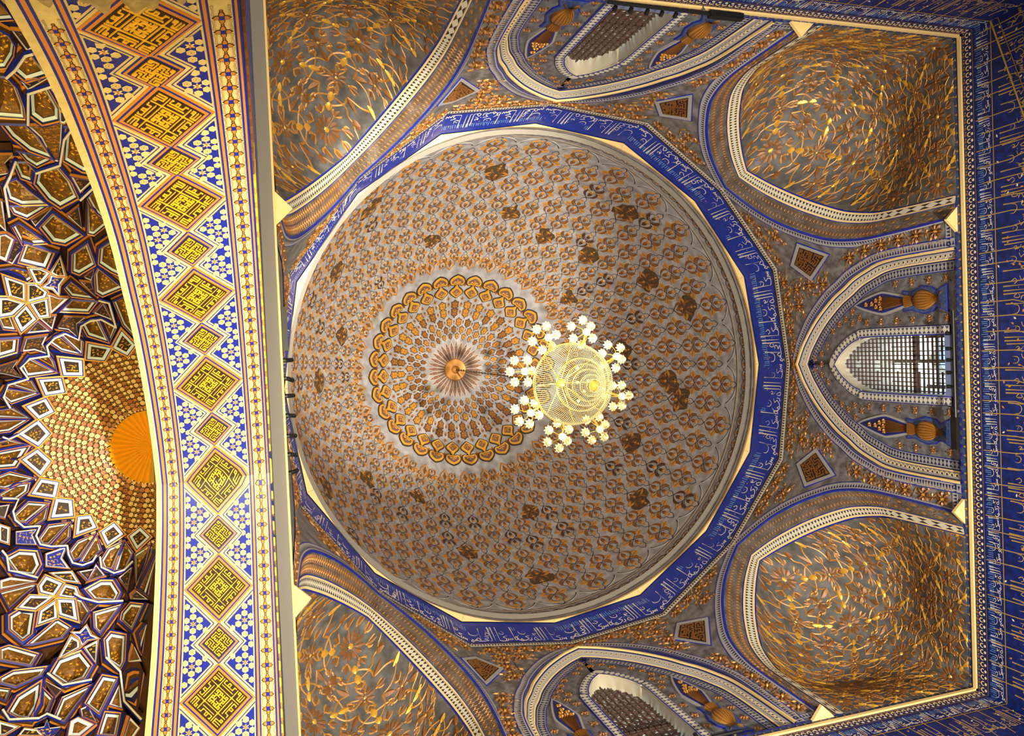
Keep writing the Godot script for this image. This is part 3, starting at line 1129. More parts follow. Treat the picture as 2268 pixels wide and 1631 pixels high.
	# rose: 32 ribs round a gilt dish
	for i in 32:
		var one := MB.new()
		var d := Vector2.from_angle(TAU * (i + 0.65) / 32)
		var u := Vector2(-d.y, d.x)
		var fp := func(x: float, y: float, h: float) -> Vector3:
			var q := d * y + u * x
			var rr := q.length()
			return dome(atan2(q.y, q.x), s_of_r(rr), h)
		var b := PackedVector2Array()
		for t in 7:
			b.append(Vector2(0, lerpf(0.26, 0.88, t / 6.0)))
		var loc := MB.new()
		poly(loc, "pale", PackedVector2Array([Vector2(-0.020, 0.27), Vector2(0.020, 0.27), Vector2(0.066, 0.68), Vector2(0.045, 0.80), Vector2(0.0, 0.90), Vector2(-0.045, 0.80), Vector2(-0.066, 0.68)]), 0.02, 0.002)
		poly(loc, "mauve", PackedVector2Array([Vector2(-0.012, 0.28), Vector2(0.012, 0.28), Vector2(0.052, 0.66), Vector2(0.034, 0.78), Vector2(0.0, 0.87), Vector2(-0.034, 0.78), Vector2(-0.052, 0.66)]), 0.03, 0.004)
		for t in 3:
			bead(loc, "gilt", Vector2(0, 0.58 + 0.08 * t), 0.02, 0.02, 0.03, 6)
		stroke(loc, "gilt", PackedVector2Array([Vector2(0, 0.28), Vector2(0, 0.55)]), 0.012, 0.012, 0.028)
		put(one, loc, fp, Vector2(), Vector2(1, 0), Vector2(0, 1))
		part("rose_rib", one, c)
	m = MB.new()
	for i in 40:
		var one := MB.new()
		var a := TAU * i / 40
		leaf(one, "gilt_bright", Vector2.from_angle(a) * 0.08, Vector2.from_angle(a) * 0.34, 0.06, 0.03, 0.03, 4)
		put(m, one, func(x: float, y: float, h: float) -> Vector3: return P(x, 22.19 - h - 0.3 * (x * x + y * y), y), Vector2(), Vector2(1, 0), Vector2(0, 1))
	lathe(m, "gilt", P(0, 22.0, 0), [Vector2(0.33, 0.15), Vector2(0.31, 0.11), Vector2(0.12, 0.13), Vector2(0.10, 0.08), Vector2(0.06, 0.05), Vector2(0.0, 0.03)], 32)
	part("rose_dish", m, c)

# ------------------------------------------------------------------ inscription frieze
func frieze(k: int) -> Callable:      # k-th of sixteen sides: u 0..1 from its right end as seen from inside, v 0..1 upwards
	var a := []
	for i in [k + 1, k]:
		var odd: bool = posmod(i, 2) == 1
		var ang: float = i * PI / 8.0
		if odd:
			ang += deg_to_rad(-0.28 if posmod(i, 4) == 1 else 0.28)
		var b := 5.256 if odd else 5.1286
		var t := 5.107 if odd else 5.0365
		a.append(Vector3(b * cos(ang), H1 + EYE, b * sin(ang)))
		a.append(Vector3(t * cos(ang), H2 + EYE, t * sin(ang)))
	var n := -Vector3(cos((k + 0.5) * PI / 8), 0.08, sin((k + 0.5) * PI / 8)).normalized()
	return func(u: float, v: float, r: float) -> Vector3:
		return a[0].lerp(a[2], u).lerp(a[1].lerp(a[3], u), v) + n * r

func build_frieze() -> void:
	var o := thing("inscription_frieze", "sixteen-sided lapis blue frieze of white cursive script round the foot of the dome", "frieze")
	var tile := MB.new()
	letters(tile, "script_white", 0.05, 0.88, 0.004, 1.0)
	small_script(tile, "script_blue", 0.60, 0.80, 46)
	var flower := MB.new()
	for i in 4:
		leaf(flower, "orange_paint", Vector2(), Vector2.from_angle(PI / 2 * i) * 1.0, 0.6, 0.1, 0.0, 2)
	for i in 9:
		put(tile, flower, func(x, y, z): return Vector3(x, y, 0.001 + z * 0.004), Vector2(rng.randf(), rng.randf_range(0.45, 0.72)), Vector2(0.011, 0), Vector2(0, 0.026))
	var ledge := MB.new()
	for k in 16:
		var f := frieze(k)
		var m := MB.new()
		band(m, "lapis", f, line(Vector2(0, 0), Vector2(1, 0), 4), 0.0, 1.0, 0.0, 0.0)
		band(m, "line", f, line(Vector2(0, 0), Vector2(1, 0), 4), 0.97, 1.0, 0.01, 0.01)
		band(m, "navy", f, line(Vector2(0, 0), Vector2(1, 0), 4), 0.0, 0.02, 0.004, 0.004)
		var p := part("frieze_panel", m, o)
		m = MB.new()
		put(m, tile, f, Vector2(), Vector2(1, 0), Vector2(0, 1))
		part("lettering", m, p, "stuff")
		m = MB.new()
		for i in 8:
			var q: Vector3 = f.call(i / 8.0, 1.0, 0.012)
			var q2: Vector3 = f.call((i + 1) / 8.0, 1.0, 0.012)
			var e0 := Vector3(q.x, 0, q.z).normalized() * (DA - 0.03) + Vector3(0, q.y, 0)
			var e1 := Vector3(q2.x, 0, q2.z).normalized() * (DA - 0.03) + Vector3(0, q2.y, 0)
			quad(ledge, "cream", q, q2, e1, e0)
			quad(ledge, "cream", e0, e1, e1 + Vector3(0, 0.05, 0), e0 + Vector3(0, 0.05, 0))
			quad(ledge, "cream", q, q2, q2 - Vector3(0, 0.02, 0), q - Vector3(0, 0.02, 0))
	part("ledge", ledge, o)

# ------------------------------------------------------------------ drum
func build_drum() -> void:
	var flower := rosette(8, "bronze", "gilt")
	var sp := sprig()
	for k in 8:
		var odd := k % 2 == 1
		var o := thing("wall_drum", "", "", "", "structure")
		var f := drum(k)
		var arch := DEEP_ARCH if odd else WALL_ARCH
		var st := begin()
		for sd in [1.0, -1.0]:
			var g := func(u: float, v: float, h: float) -> Vector3:
				var hh := lerpf(HC, H1, v)
				var w := rel(arch, hh) if hh < arch[-1][0] else 0.0
				if k == 4:
					w = 0.0
				return f.call(sd * lerpf(w, drum_edge(k, hh), u), hh, h)
			sheet(st, g, 0.0, 1.0, 8, 0.0, 1.0, 70)
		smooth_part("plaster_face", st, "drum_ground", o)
		var path := arch_path(arch)
		# trims: round the arch, and under the frieze
		var m := MB.new()
		band(m, "trim_grey", f, path, -0.02, -0.15, 0.012, 0.012)
		band(m, "lapis_paint", f, path, 0.0, -0.02, 0.014, 0.014)
		band(m, "lapis_paint", f, path, -0.15, -0.165, 0.014, 0.014)
		teeth(m, "navy", f, path, -0.045, -0.12, 0.055, 0.014)
		part("arch_trim", m, o, "stuff")
		m = MB.new()
		for s in [1.0, -1.0]:
			var top := line(Vector2(0, H1), Vector2(s * drum_edge(k, H1), H1), 4)
			band(m, "trim_light", f, top, -0.01 * s, -0.12 * s, 0.014, 0.014)
			band(m, "line", f, top, 0.02 * s, -0.012 * s, 0.03, 0.03)
			teeth(m, "line", f, top, -0.03 * s, -0.105 * s, 0.055, 0.016)
		part("frieze_trim", m, o, "stuff")
		m = MB.new()
		if not odd:
			for s in [1.0, -1.0]:
				var low := line(Vector2(s * 1.88, 9.36), Vector2(s * 2.3, 9.36), 3)
				band(m, "trim_grey", f, low, -0.05 * s, 0.05 * s, 0.012, 0.012)
				teeth(m, "navy", f, low, -0.03 * s, 0.04 * s, 0.055, 0.014)
			part("foot_trim", m, o, "stuff")
		# rosettes on a staggered grid, sprigs between them
		var twigs := MB.new()
		var row := 0
		var h := 9.6
		while h < 13.3:
			var e := drum_edge(k, h)
			var w := rel(arch, h) if h < arch[-1][0] - 0.02 else 0.0
			for s in [1.0, -1.0]:
				var room := e - w - 0.19
				var n := int(ceil(room / 0.36))
				for i in n:
					var t := w + 0.19 + (i + 0.5) * room / n
					if w <= 0.0:
						t = (i + (0.5 if row % 2 else 0.05)) * e / n
					if h > 11.75 and absf(t) > e - 0.46 and h < 13.05:
						continue
					if h > 13.22:
						continue
					if w > 0.0 and rel(arch, h - 0.22) > t - 0.20:
						continue
					var one := MB.new()
					put(one, flower, f, Vector2(s * t, h), Vector2(0.135, 0), Vector2(0, 0.135), 0.16)
					part("rosette", one, o)
					for q in [Vector2(0.0, 0.18), Vector2(0.17, 0.09), Vector2(-0.17, -0.09), Vector2(0.16, -0.10), Vector2(-0.16, 0.10)]:
						var cc: Vector2 = Vector2(s * t, h) + q
						if absf(cc.x) < e - 0.04 and cc.y < 13.3:
							put(twigs, sp, f, cc, Vector2.from_angle(rng.randf() * TAU) * 0.085, Vector2.from_angle(rng.randf() * TAU + 1.57) * 0.085, 0.11)
			h += 0.36
			row += 1
		part("sprig_field", twigs, o, "stuff")
	# square kufic lozenges folded over the corners between the sides
	var on := kufic_small()
	var where := {0: "between the far window niche and the dark upper vault", 1: "between the upper side window and the dark corner vault", 2: "above the upper arch vault, nearest the bright niche arch", 5: "above the lower arch vault, nearest the bright niche arch", 6: "between the lower side window and the lower far vault", 7: "between the far window niche and the lower vault"}
	for k in [0, 1, 2, 5, 6, 7]:
		var o := thing("kufic_lozenge", "folded square-script lozenge " + where[k], "lozenge", "", "")
		var fa := drum(k)
		var fb := drum((k + 1) % 8)
		var g := func(x: float, y: float, r: float) -> Vector3:
			var h := 12.42 + y
			if x < 0.0:
				return fa.call(drum_edge(k, h) + x, h, r)
			return fb.call(-drum_edge((k + 1) % 8, h) + x, h, r)
		var mk := func(col: String, s: float, h: float) -> MB:
			var d := MB.new()
			for q in [[Vector2(0, -1), Vector2(1, 0)], [Vector2(1, 0), Vector2(0, 1)], [Vector2(0, 1), Vector2(-1, 0)], [Vector2(-1, 0), Vector2(0, -1)]]:
				var a: Vector2 = q[0]
				var b: Vector2 = q[1]
				tri(d, col, Vector3(0, 0, h), Vector3(a.x * s * 0.42, a.y * s * 0.52, h), Vector3(b.x * s * 0.42, b.y * s * 0.52, h))
				quad(d, col, Vector3(a.x * s * 0.42, a.y * s * 0.52, 0), Vector3(b.x * s * 0.42, b.y * s * 0.52, 0), Vector3(b.x * s * 0.42, b.y * s * 0.52, h), Vector3(a.x * s * 0.42, a.y * s * 0.52, h))
			return d
		var m := MB.new()
		put(m, mk.call("lapis_paint", 1.05, 0.016), g, Vector2(), Vector2(1, 0), Vector2(0, 1))
		put(m, mk.call("trim_grey", 1.0, 0.022), g, Vector2(), Vector2(1, 0), Vector2(0, 1))
		part("frame", m, o)
		m = MB.new()
		put(m, mk.call("kufic_ground", 0.78, 0.026), g, Vector2(), Vector2(1, 0), Vector2(0, 1))
		part("field", m, o)
		m = MB.new()
		var kb := MB.new()
		kufic_mesh(kb, "bronze", on, 19, 0.02)
		put(m, kb, func(x: float, y: float, r: float) -> Vector3: return g.call((x - y) * 0.5 * 0.40 * 0.76, (x + y) * 0.5 * 0.50 * 0.76, 0.026 + r), Vector2(), Vector2(1, 0), Vector2(0, 1))
		part("lettering", m, o, "stuff")

# ------------------------------------------------------------------ window niches
func wall_name(k: int) -> String:
	return {0: "the window straight opposite the niche", 2: "the upper side window", 6: "the lower side window"}[k]

func build_windows() -> void:
	var flo := MB.new()
	for i in 6:
		var d := Vector2.from_angle(TAU * i / 6 + 0.2)
		leaf(flo, "bronze", d * 0.18, d * 0.95, 0.5, 0.28, 0.0, 3)
	bead(flo, "gilt", Vector2(), 0.22, 0.3, 0.0, 6)
	for i in 3:
		var d := Vector2.from_angle(TAU * i / 3 + 0.9)
		leaf(flo, "umber", d * 1.0, d * 1.5, 0.4, 0.2, 0.0, 3)
	for k in [0, 2, 6]:
		var o := thing("window_niche", "pointed shallow niche of small gilt flowers round " + wall_name(k), "niche")
		var d1 := 5.1
		var d2 := 5.24
		var f := flat(k, d2)
		var path := arch_path(WALL_ARCH)
		# stepped moulding of the arch
		var m := MB.new()
		var fo := flat(k, d1)
		band(m, "cream", fo, path, -0.005, 0.035, 0.03, 0.03)
		band(m, "cream", fo, path, 0.035, 0.04, 0.03, 0.0)
		band(m, "navy", fo, path, 0.04, 0.055, 0.0, -0.02)
		band(m, "trim_grey", fo, path, 0.055, 0.15, -0.02, -0.10)
		band(m, "cream", fo, path, 0.15, 0.17, -0.10, -0.11)
		band(m, "navy", fo, path, 0.17, 0.185, -0.11, -0.13)
		var fd := drum(k)
		for i in path.size() - 1:
			quad(m, "navy", fd.call(path[i].x, path[i].y, 0.0), fd.call(path[i + 1].x, path[i + 1].y, 0.0), fo.call(path[i + 1].x, path[i + 1].y, -0.02), fo.call(path[i].x, path[i].y, -0.02))
		part("arch_moulding", m, o)
		m = MB.new()
		var dot := MB.new()
		stroke(dot, "cream", ring_path(Vector2(), 0.036, 10), 0.012, 0.004, 0.002)
		bead(dot, "navy", Vector2(), 0.014, 0.004)
		var fs := func(t: float, h: float, r: float) -> Vector3: return fo.call(t, h, r - 0.045)
		along(m, dot, func(t: float, h: float, r: float) -> Vector3: return fs.call(t, h, r - 0.004), path, 0.098, 0.095, 1.0)
		part("ring_row", m, o, "stuff")
		# the panel, left open at the window
		var st := begin()
		for sd in [1.0, -1.0]:
			var g := func(u: float, v: float, h: float) -> Vector3:
				var hh := lerpf(HC, 13.12, v)
				var a := rel(WIN, hh) if hh > 9.5 and hh < 12.14 else 0.0
				return f.call(sd * lerpf(a, rel(WALL_ARCH, hh), u), hh, h)
			sheet(st, g, 0.0, 1.0, 6, 0.0, 1.0, 66)
		smooth_part("panel", st, "panel_ground", o)
		# zigzag border inside the arch, and round the window
		m = MB.new()
		band(m, "trim_grey", f, path, 0.19, 0.33, 0.01, 0.01)
		band(m, "lapis_paint", f, path, 0.33, 0.345, 0.012, 0.012)
		teeth(m, "navy", f, path, 0.21, 0.265, 0.075, 0.013)
		teeth(m, "navy", f, path, 0.315, 0.26, 0.075, 0.013)
		var low := line(Vector2(1.6, 9.33), Vector2(-1.6, 9.33), 6)
		band(m, "trim_grey", f, low, 0.07, -0.07, 0.01, 0.01)
		teeth(m, "navy", f, low, 0.05, 0.0, 0.075, 0.013)
		teeth(m, "navy", f, low, -0.055, -0.005, 0.075, 0.013)
		part("zigzag_border", m, o, "stuff")
		m = MB.new()
		var wp := arch_path(WIN)
		band(m, "trim_light", f, wp, -0.02, -0.15, 0.03, 0.03)
		band(m, "lapis_paint", f, wp, -0.15, -0.165, 0.034, 0.012)
		band(m, "lapis_paint", f, wp, 0.0, -0.02, 0.034, 0.034)
		teeth(m, "slate", f, wp, -0.03, -0.082, 0.09, 0.033)
		teeth(m, "slate", f, wp, -0.14, -0.088, 0.09, 0.033)
		part("window_border", m, o, "stuff")
		# flowers on a staggered grid
		var row := 0
		var h := 9.56
		while h < 12.75:
			var w := rel(WALL_ARCH, h + 0.06) - 0.40
			var x := 0.0 if row % 2 else 0.13
			while x < w:
				for s in [1.0, -1.0]:
					if x == 0.0 and s < 0.0:
						continue
					var inwin := absf(x) < (rel(WIN, h - 0.28) if h < 12.42 else -0.3) + 0.25 and h < 12.46
					var vx := absf(x) - 1.10
					var inv := absf(vx) < 0.285 and h < 10.25 or absf(vx) < 0.17 and h < 10.5 or absf(vx) < 0.27 and h > 10.4 and h < 11.25 or absf(vx) < 0.16 and h < 11.62 and h > 10.4
					if inwin or inv:
						continue
					var one := MB.new()
					var a := rng.randf() * TAU
					put(one, flo, f, Vector2(s * x, h), Vector2.from_angle(a) * 0.072, Vector2.from_angle(a + PI / 2) * 0.072, 0.09)
					part("small_flower", one, o)
				x += 0.215
			h += 0.175
			row += 1
		# a vase with a cypress bouquet on each side of the window
		for s in [1.0, -1.0]:
			vase(k, f, s * 1.10)
		window(k, f)

func vase(k: int, f: Callable, t: float) -> void:
	var side := {0: ["above", "below"], 2: ["on the far side of", "on the near arch side of"], 6: ["on the far side of", "on the near arch side of"]}
	var which: String
	if k == 0:
		which = "beside the far window opposite, higher of its two" if t > 0.0 else "beside the far window opposite, lower of its two"
	elif k == 2:
		which = "between the upper side window and the dark vault" if t < 0.0 else "between the upper side window and the niche arch"
	else:
		which = "between the lower side window and the far vault" if t > 0.0 else "between the lower side window and the niche arch"
	var o := thing("relief_vase", "gilt relief vase with bouquet " + which, "vase", "")
	var cone := pts([0.0, 11.50, 0.09, 11.22, 0.155, 10.95, 0.15, 10.82, 0.09, 10.55, 0.045, 10.36])
	var full := PackedVector2Array()
	for q in curve(cone, 3):
		full.append(q)
	var n := full.size()
	for i in range(n - 1, -1, -1):
		if full[i].x > 0.001:
			full.append(Vector2(-full[i].x, full[i].y))
	var frame := inset(full, -0.055)
	var at := func(x: float, y: float, r: float) -> Vector3: return f.call(t + x, y, r)
	var m := MB.new()
	var d := MB.new()
	poly(d, "trim_grey", frame, 0.03, 0.006)
	poly(d, "lapis_paint", inset(full, -0.012), 0.034, 0.0)
	var body := pts([0.05, 10.34, 0.11, 10.36, 0.085, 10.25, 0.07, 10.19, 0.15, 10.08, 0.165, 9.97, 0.13, 9.86, 0.06, 9.76, 0.06, 9.68, 0.115, 9.62])
	var bc := PackedVector2Array()
	for q in curve(body, 3):
		bc.append(q)
	var nb := bc.size()
	for i in range(nb - 1, -1, -1):
		bc.append(Vector2(-bc[i].x, bc[i].y))
	var fp := pts([0.05, 10.44, 0.17, 10.42, 0.15, 10.26, 0.17, 10.20, 0.225, 10.02, 0.20, 9.84, 0.13, 9.74, 0.21, 9.54])
	var fb := PackedVector2Array()
	for q in fp:
		fb.append(q)
	for i in range(fp.size() - 1, -1, -1):
		fb.append(Vector2(-fp[i].x, fp[i].y))
	poly(d, "lapis_paint", inset(fb, -0.012), 0.022, 0.0)
	poly(d, "slate", fb, 0.028, 0.006)
	put(m, d, at, Vector2(), Vector2(1, 0), Vector2(0, 1))
	part("frame", m, o)
	m = MB.new()
	d = MB.new()
	poly(d, "navy", full, 0.038, 0.004)
	for i in 9:
		var x := lerpf(-0.11, 0.11, i / 8.0)
		leaf(d, "bronze", Vector2(x * 0.25, 10.37), Vector2(x, 10.93 + 0.12 * (1.0 - absf(x) / 0.11)), 0.035, 0.03, 0.04)
	for q in [[0.0, 11.12], [0.055, 11.02], [-0.055, 11.02], [0.0, 10.93], [0.09, 10.92], [-0.09, 10.92], [0.0, 11.26]]:
		for i in 5:
			leaf(d, "gilt", Vector2(q[0], q[1]), Vector2(q[0], q[1]) + Vector2.from_angle(TAU * i / 5) * 0.045, 0.03, 0.03, 0.045, 3)
	put(m, d, at, Vector2(), Vector2(1, 0), Vector2(0, 1))
	part("bouquet", m, o)
	# the pot: upright gadroons bulging out of the wall
	m = MB.new()
	for i in 14:
		var a0 := lerpf(-1.0, 1.0, i / 14.0)
		var a1 := lerpf(-1.0, 1.0, (i + 1) / 14.0)
		var am := (a0 + a1) * 0.5
		for j in nb - 1:
			var y0 := bc[j].y
			var y1 := bc[j + 1].y
			var w0 := bc[j].x
			var w1 := bc[j + 1].x
			var z := func(a: float, w: float, g: float) -> float: return 0.03 + 0.6 * w * sqrt(maxf(0.0, 1.0 - a * a)) + g
			quad(m, "bronze" if i % 2 else "gilt", at.call(a0 * w0, y0, z.call(a0, w0, 0.0)), at.call(am * w0, y0, z.call(am, w0, 0.012)), at.call(am * w1, y1, z.call(am, w1, 0.012)), at.call(a0 * w1, y1, z.call(a0, w1, 0.0)))
			quad(m, "bronze" if i % 2 else "gilt", at.call(am * w0, y0, z.call(am, w0, 0.012)), at.call(a1 * w0, y0, z.call(a1, w0, 0.0)), at.call(a1 * w1, y1, z.call(a1, w1, 0.0)), at.call(am * w1, y1, z.call(am, w1, 0.012)))
	part("pot", m, o)

func window(k: int, f: Callable) -> void:
	var o := thing({0: "window_1", 2: "window_2", 6: "window_3"}[k], "", "", "", "structure")
	var m := MB.new()
	var wp := arch_path(WIN)
	var f2 := flat(k, 5.24)
	band(m, "reveal", f2, wp, 0.0, 0.0, 0.03, -2.5)
	var sl := line(Vector2(0.5, 9.5), Vector2(-0.5, 9.5), 2)
	band(m, "sill", f2, sl, 0.0, 0.0, 0.03, -2.5)
	part("reveal", m, o)
	m = MB.new()
	band(m, "sill", f2, sl, -0.10, 0.07, 0.035, 0.035)
	part("sill_board", m, o)
	var depth := -0.20
	var put_bar := func(called: String, a: Vector2, b: Vector2, w: float, dep: float, thick: float, col: String) -> void:
		var q := MB.new()
		var t := (b - a).normalized()
		var nn := Vector2(-t.y, t.x) * w * 0.5
		var c := []
		for z in [dep, dep - thick]:
			for e in [a - nn, b - nn, b + nn, a + nn]:
				c.append(f2.call(e.x, e.y, z))
		for s in [[0, 1, 2, 3], [4, 5, 6, 7], [0, 1, 5, 4], [1, 2, 6, 5], [2, 3, 7, 6], [3, 0, 4, 7]]:
			quad(q, col, c[s[0]], c[s[1]], c[s[2]], c[s[3]])
		part(called, q, o)
	var top := func(x: float) -> float:
		var a := 12.14
		while rel(WIN, a) < absf(x) and a > 11.2:
			a -= 0.02
		return a
	if k == 0:
		for i in 13:
			var x := -0.465 + i * 0.0775
			# upright bars broken here and there, as in a meander
			var hi: float = top.call(x)
			if i % 4 == 2:
				put_bar.call("lattice_bar", Vector2(x, 9.5), Vector2(x, 10.05), 0.017, depth, 0.03, "wood")
				put_bar.call("lattice_bar", Vector2(x, 10.35), Vector2(x, 10.95), 0.017, depth, 0.03, "wood")
				put_bar.call("lattice_bar", Vector2(x, 11.25), Vector2(x, hi), 0.017, depth, 0.03, "wood")
			else:
				put_bar.call("lattice_bar", Vector2(x, 9.5), Vector2(x, hi), 0.017, depth, 0.03, "wood")
		for j in 27:
			var h := 9.6 + j * 0.095
			var w := rel(WIN, h)
			if w < 0.04:
				continue
			if j % 5 == 3:
				put_bar.call("lattice_bar", Vector2(-w, h), Vector2(-w * 0.25, h), 0.02, depth - 0.005, 0.03, "wood")
				put_bar.call("lattice_bar", Vector2(w * 0.15, h), Vector2(w, h), 0.02, depth - 0.005, 0.03, "wood")
			else:
				put_bar.call("lattice_bar", Vector2(-w, h), Vector2(w, h), 0.02, depth - 0.005, 0.03, "wood")
		put_bar.call("cross_rail", Vector2(-0.5, 10.45), Vector2(0.5, 10.45), 0.06, depth, 0.06, "wood")
	else:
		for i in 9:
			var x := -0.44 + i * 0.11
			put_bar.call("lattice_bar", Vector2(x, 9.5), Vector2(x, top.call(x)), 0.02, depth, 0.03, "wood")
		for j in 23:
			var h := 9.58 + j * 0.11
			var w := rel(WIN, h)
			if w > 0.05:
				put_bar.call("lattice_bar", Vector2(-w, h), Vector2(w, h), 0.02, depth - 0.005, 0.03, "wood")
		for s in [1.0, -1.0]:
			for j in 17:
				var h := 9.1 + j * 0.19
				var a := Vector2(-0.5 * s, h)
				var b := Vector2(0.5 * s, h + 0.87)
				# trim the slanting bar to the opening
				var p := line(a, b, 40)
				var first := -1
				var last := -1
				for q in p.size():
					if p[q].y > 9.5 and p[q].y < 12.1 and absf(p[q].x) <= rel(WIN, p[q].y):
						if first < 0:
							first = q
						last = q
				if last > first + 2:
					put_bar.call("lattice_bar", p[first], p[last], 0.018, depth - 0.012, 0.03, "wood")
		put_bar.call("cross_rail", Vector2(-0.5, 10.55), Vector2(0.5, 10.55), 0.05, depth, 0.06, "wood")
	# the outer window: frame, glazing bars and clear panes
	for x in [-0.47, 0.0, 0.47]:
		put_bar.call("outer_frame_bar", Vector2(x, 9.5), Vector2(x, 11.3 if x != 0.0 else 12.1), 0.06, -1.35, 0.05, "wood_grey")
	for h in [9.56, 10.3, 11.05]:
		put_bar.call("outer_frame_bar", Vector2(-0.5, h), Vector2(0.5, h), 0.06, -1.35, 0.05, "wood_grey")
	m = MB.new()
	quad(m, "pane", f2.call(-0.5, 9.5, -1.38), f2.call(0.5, 9.5, -1.38), f2.call(0.5, 11.3, -1.38), f2.call(-0.5, 11.3, -1.38))
	part("pane", m, o)

# ------------------------------------------------------------------ corner vaults
func build_squinches() -> void:
	var cells := [strap_cell(0), strap_cell(1)]
	var flowers := [strap_flower(0), strap_flower(1)]
	var hexm := MB.new()
	stroke(hexm, "bronze", ring_path(Vector2(), 0.9, 6), 0.22, 0.16)
	bead(hexm, "gilt", Vector2(), 0.4, 0.3, 0.0, 6)
	for k in [1, 3, 5, 7]:
		var where: String = {1: "in the dark upper far corner", 3: "beside the top of the bright niche arch", 5: "beside the foot of the bright niche arch", 7: "in the lower far corner, lit brownest"}[k]
		if k == 7:
			where = "in the lower far corner"
		var o := thing("corner_vault", "hollow corner vault of gilt strapwork and rosettes " + where, "vault")
		var f := squinch(k)
		var st := begin()
		var g := func(u: float, v: float, h: float) -> Vector3:
			var hh := lerpf(9.2, 12.86, v)
			return f.call(u * rel(IN_ARCH, hh) * 1.3, hh, h)
		sheet(st, g, -1.0, 1.0, 48, 0.0, 0.999, 60)
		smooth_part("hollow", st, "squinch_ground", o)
		# sloping arch between the face and the hollow
		var po := arch_path(DEEP_ARCH, 4)
		var pi := arch_path(IN_ARCH, 4)
		var fo := drum(k)
		var fi := flat(k, 5.5)
		var m := MB.new()
		var slope := func(u: float, v: float, r: float) -> Vector3:
			var x := clampf(u, 0.0, 1.0) * (po.size() - 1)
			var i := mini(int(x), po.size() - 2)
			var a := po[i].lerp(po[i + 1], x - i)
			var y := clampf(u, 0.0, 1.0) * (pi.size() - 1)
			var j := mini(int(y), pi.size() - 2)
			var b := pi[j].lerp(pi[j + 1], y - j)
			var pa: Vector3 = fo.call(a.x, a.y, 0.0)
			var pb: Vector3 = fi.call(b.x, b.y, 0.0)
			var c := pa.lerp(pb, v)
			return c + (P(0, 10.5, 0) - c).normalized() * r
		var ln := line(Vector2(0, 0), Vector2(1, 0), 90)
		band(m, "squinch_ground", slope, ln, 0.0, 0.62, 0.0, 0.0)
		band(m, "lapis_paint", slope, ln, 0.0, 0.05, 0.012, 0.012)
		band(m, "lapis_paint", slope, ln, 0.60, 0.63, 0.012, 0.012)
		band(m, "cream", slope, ln, 0.63, 0.68, 0.016, 0.016)
		band(m, "trim_light", slope, ln, 0.68, 0.92, 0.01, 0.01)
		band(m, "cream", slope, ln, 0.92, 0.97, 0.016, 0.016)
		band(m, "lapis_paint", slope, ln, 0.97, 1.0, 0.01, 0.0)
		part("arch_moulding", m, o)
		m = MB.new()
		for i in 96:
			for r in 2:
				put(m, hexm, slope, Vector2((i + 0.5 * (r % 2) + 0.25) / 96.0, 0.19 + 0.25 * r), Vector2(0.0048, 0), Vector2(0, 0.13), 0.06)
		for i in 110:
			var u0 := i / 110.0
			for z in [[0.70, 0.79], [0.90, 0.81]]:
				tri(m, "line", slope.call(u0, z[0], 0.014), slope.call(u0 + 0.007, z[0], 0.014), slope.call(u0 + 0.0035, z[1], 0.014))
		part("arch_ornament", m, o, "stuff")
		# strapwork and rosettes on a square net over the hollow
		var q := 1.0
		var strap := MB.new()
		for j in range(-1, 5):
			for i in range(-2, 3):
				for w in 2:
					var c := Vector2(i * q + 0.5 * q * w, 9.55 + j * q + 0.5 * q * w)
					if c.y > 12.75 or c.y < 8.9:
						continue
					var lim := rel(IN_ARCH, c.y) * 1.3
					if absf(c.x) > lim + 0.3:
						continue
					if c.y > 12.2 and absf(c.x) > lim:
						continue
					var fc := func(x: float, y: float, r: float) -> Vector3:
						var hh := clampf(y, 9.2, 12.84)
						var l := rel(IN_ARCH, hh) * 1.3
						return f.call(clampf(x, -l, l), hh, r if absf(x) < l and y > 9.2 and y < 12.84 else 0.0)
					put(strap, cells[w], fc, c, Vector2(q, 0), Vector2(0, q), 0.5)
					if absf(c.x) < lim - 0.1 and c.y > 9.3:
						var one := MB.new()
						put(one, flowers[w], fc, c, Vector2(q, 0), Vector2(0, q), 0.5)
						part("rosette", one, o)
						if w == 0:
							for z in 4:
								var e := Vector2.from_angle(PI / 2 * z) * q * 0.5 + c
								if absf(e.x) < rel(IN_ARCH, minf(e.y, 12.8)) * 1.3 - 0.2 and e.y > 9.35 and e.y < 12.5 and (z < 2):
									one = MB.new()
									put(one, flowers[1], fc, e, Vector2(q * 0.8, 0), Vector2(0, q * 0.8), 0.7)
									part("rosette", one, o)
		part("strapwork", strap, o, "stuff")

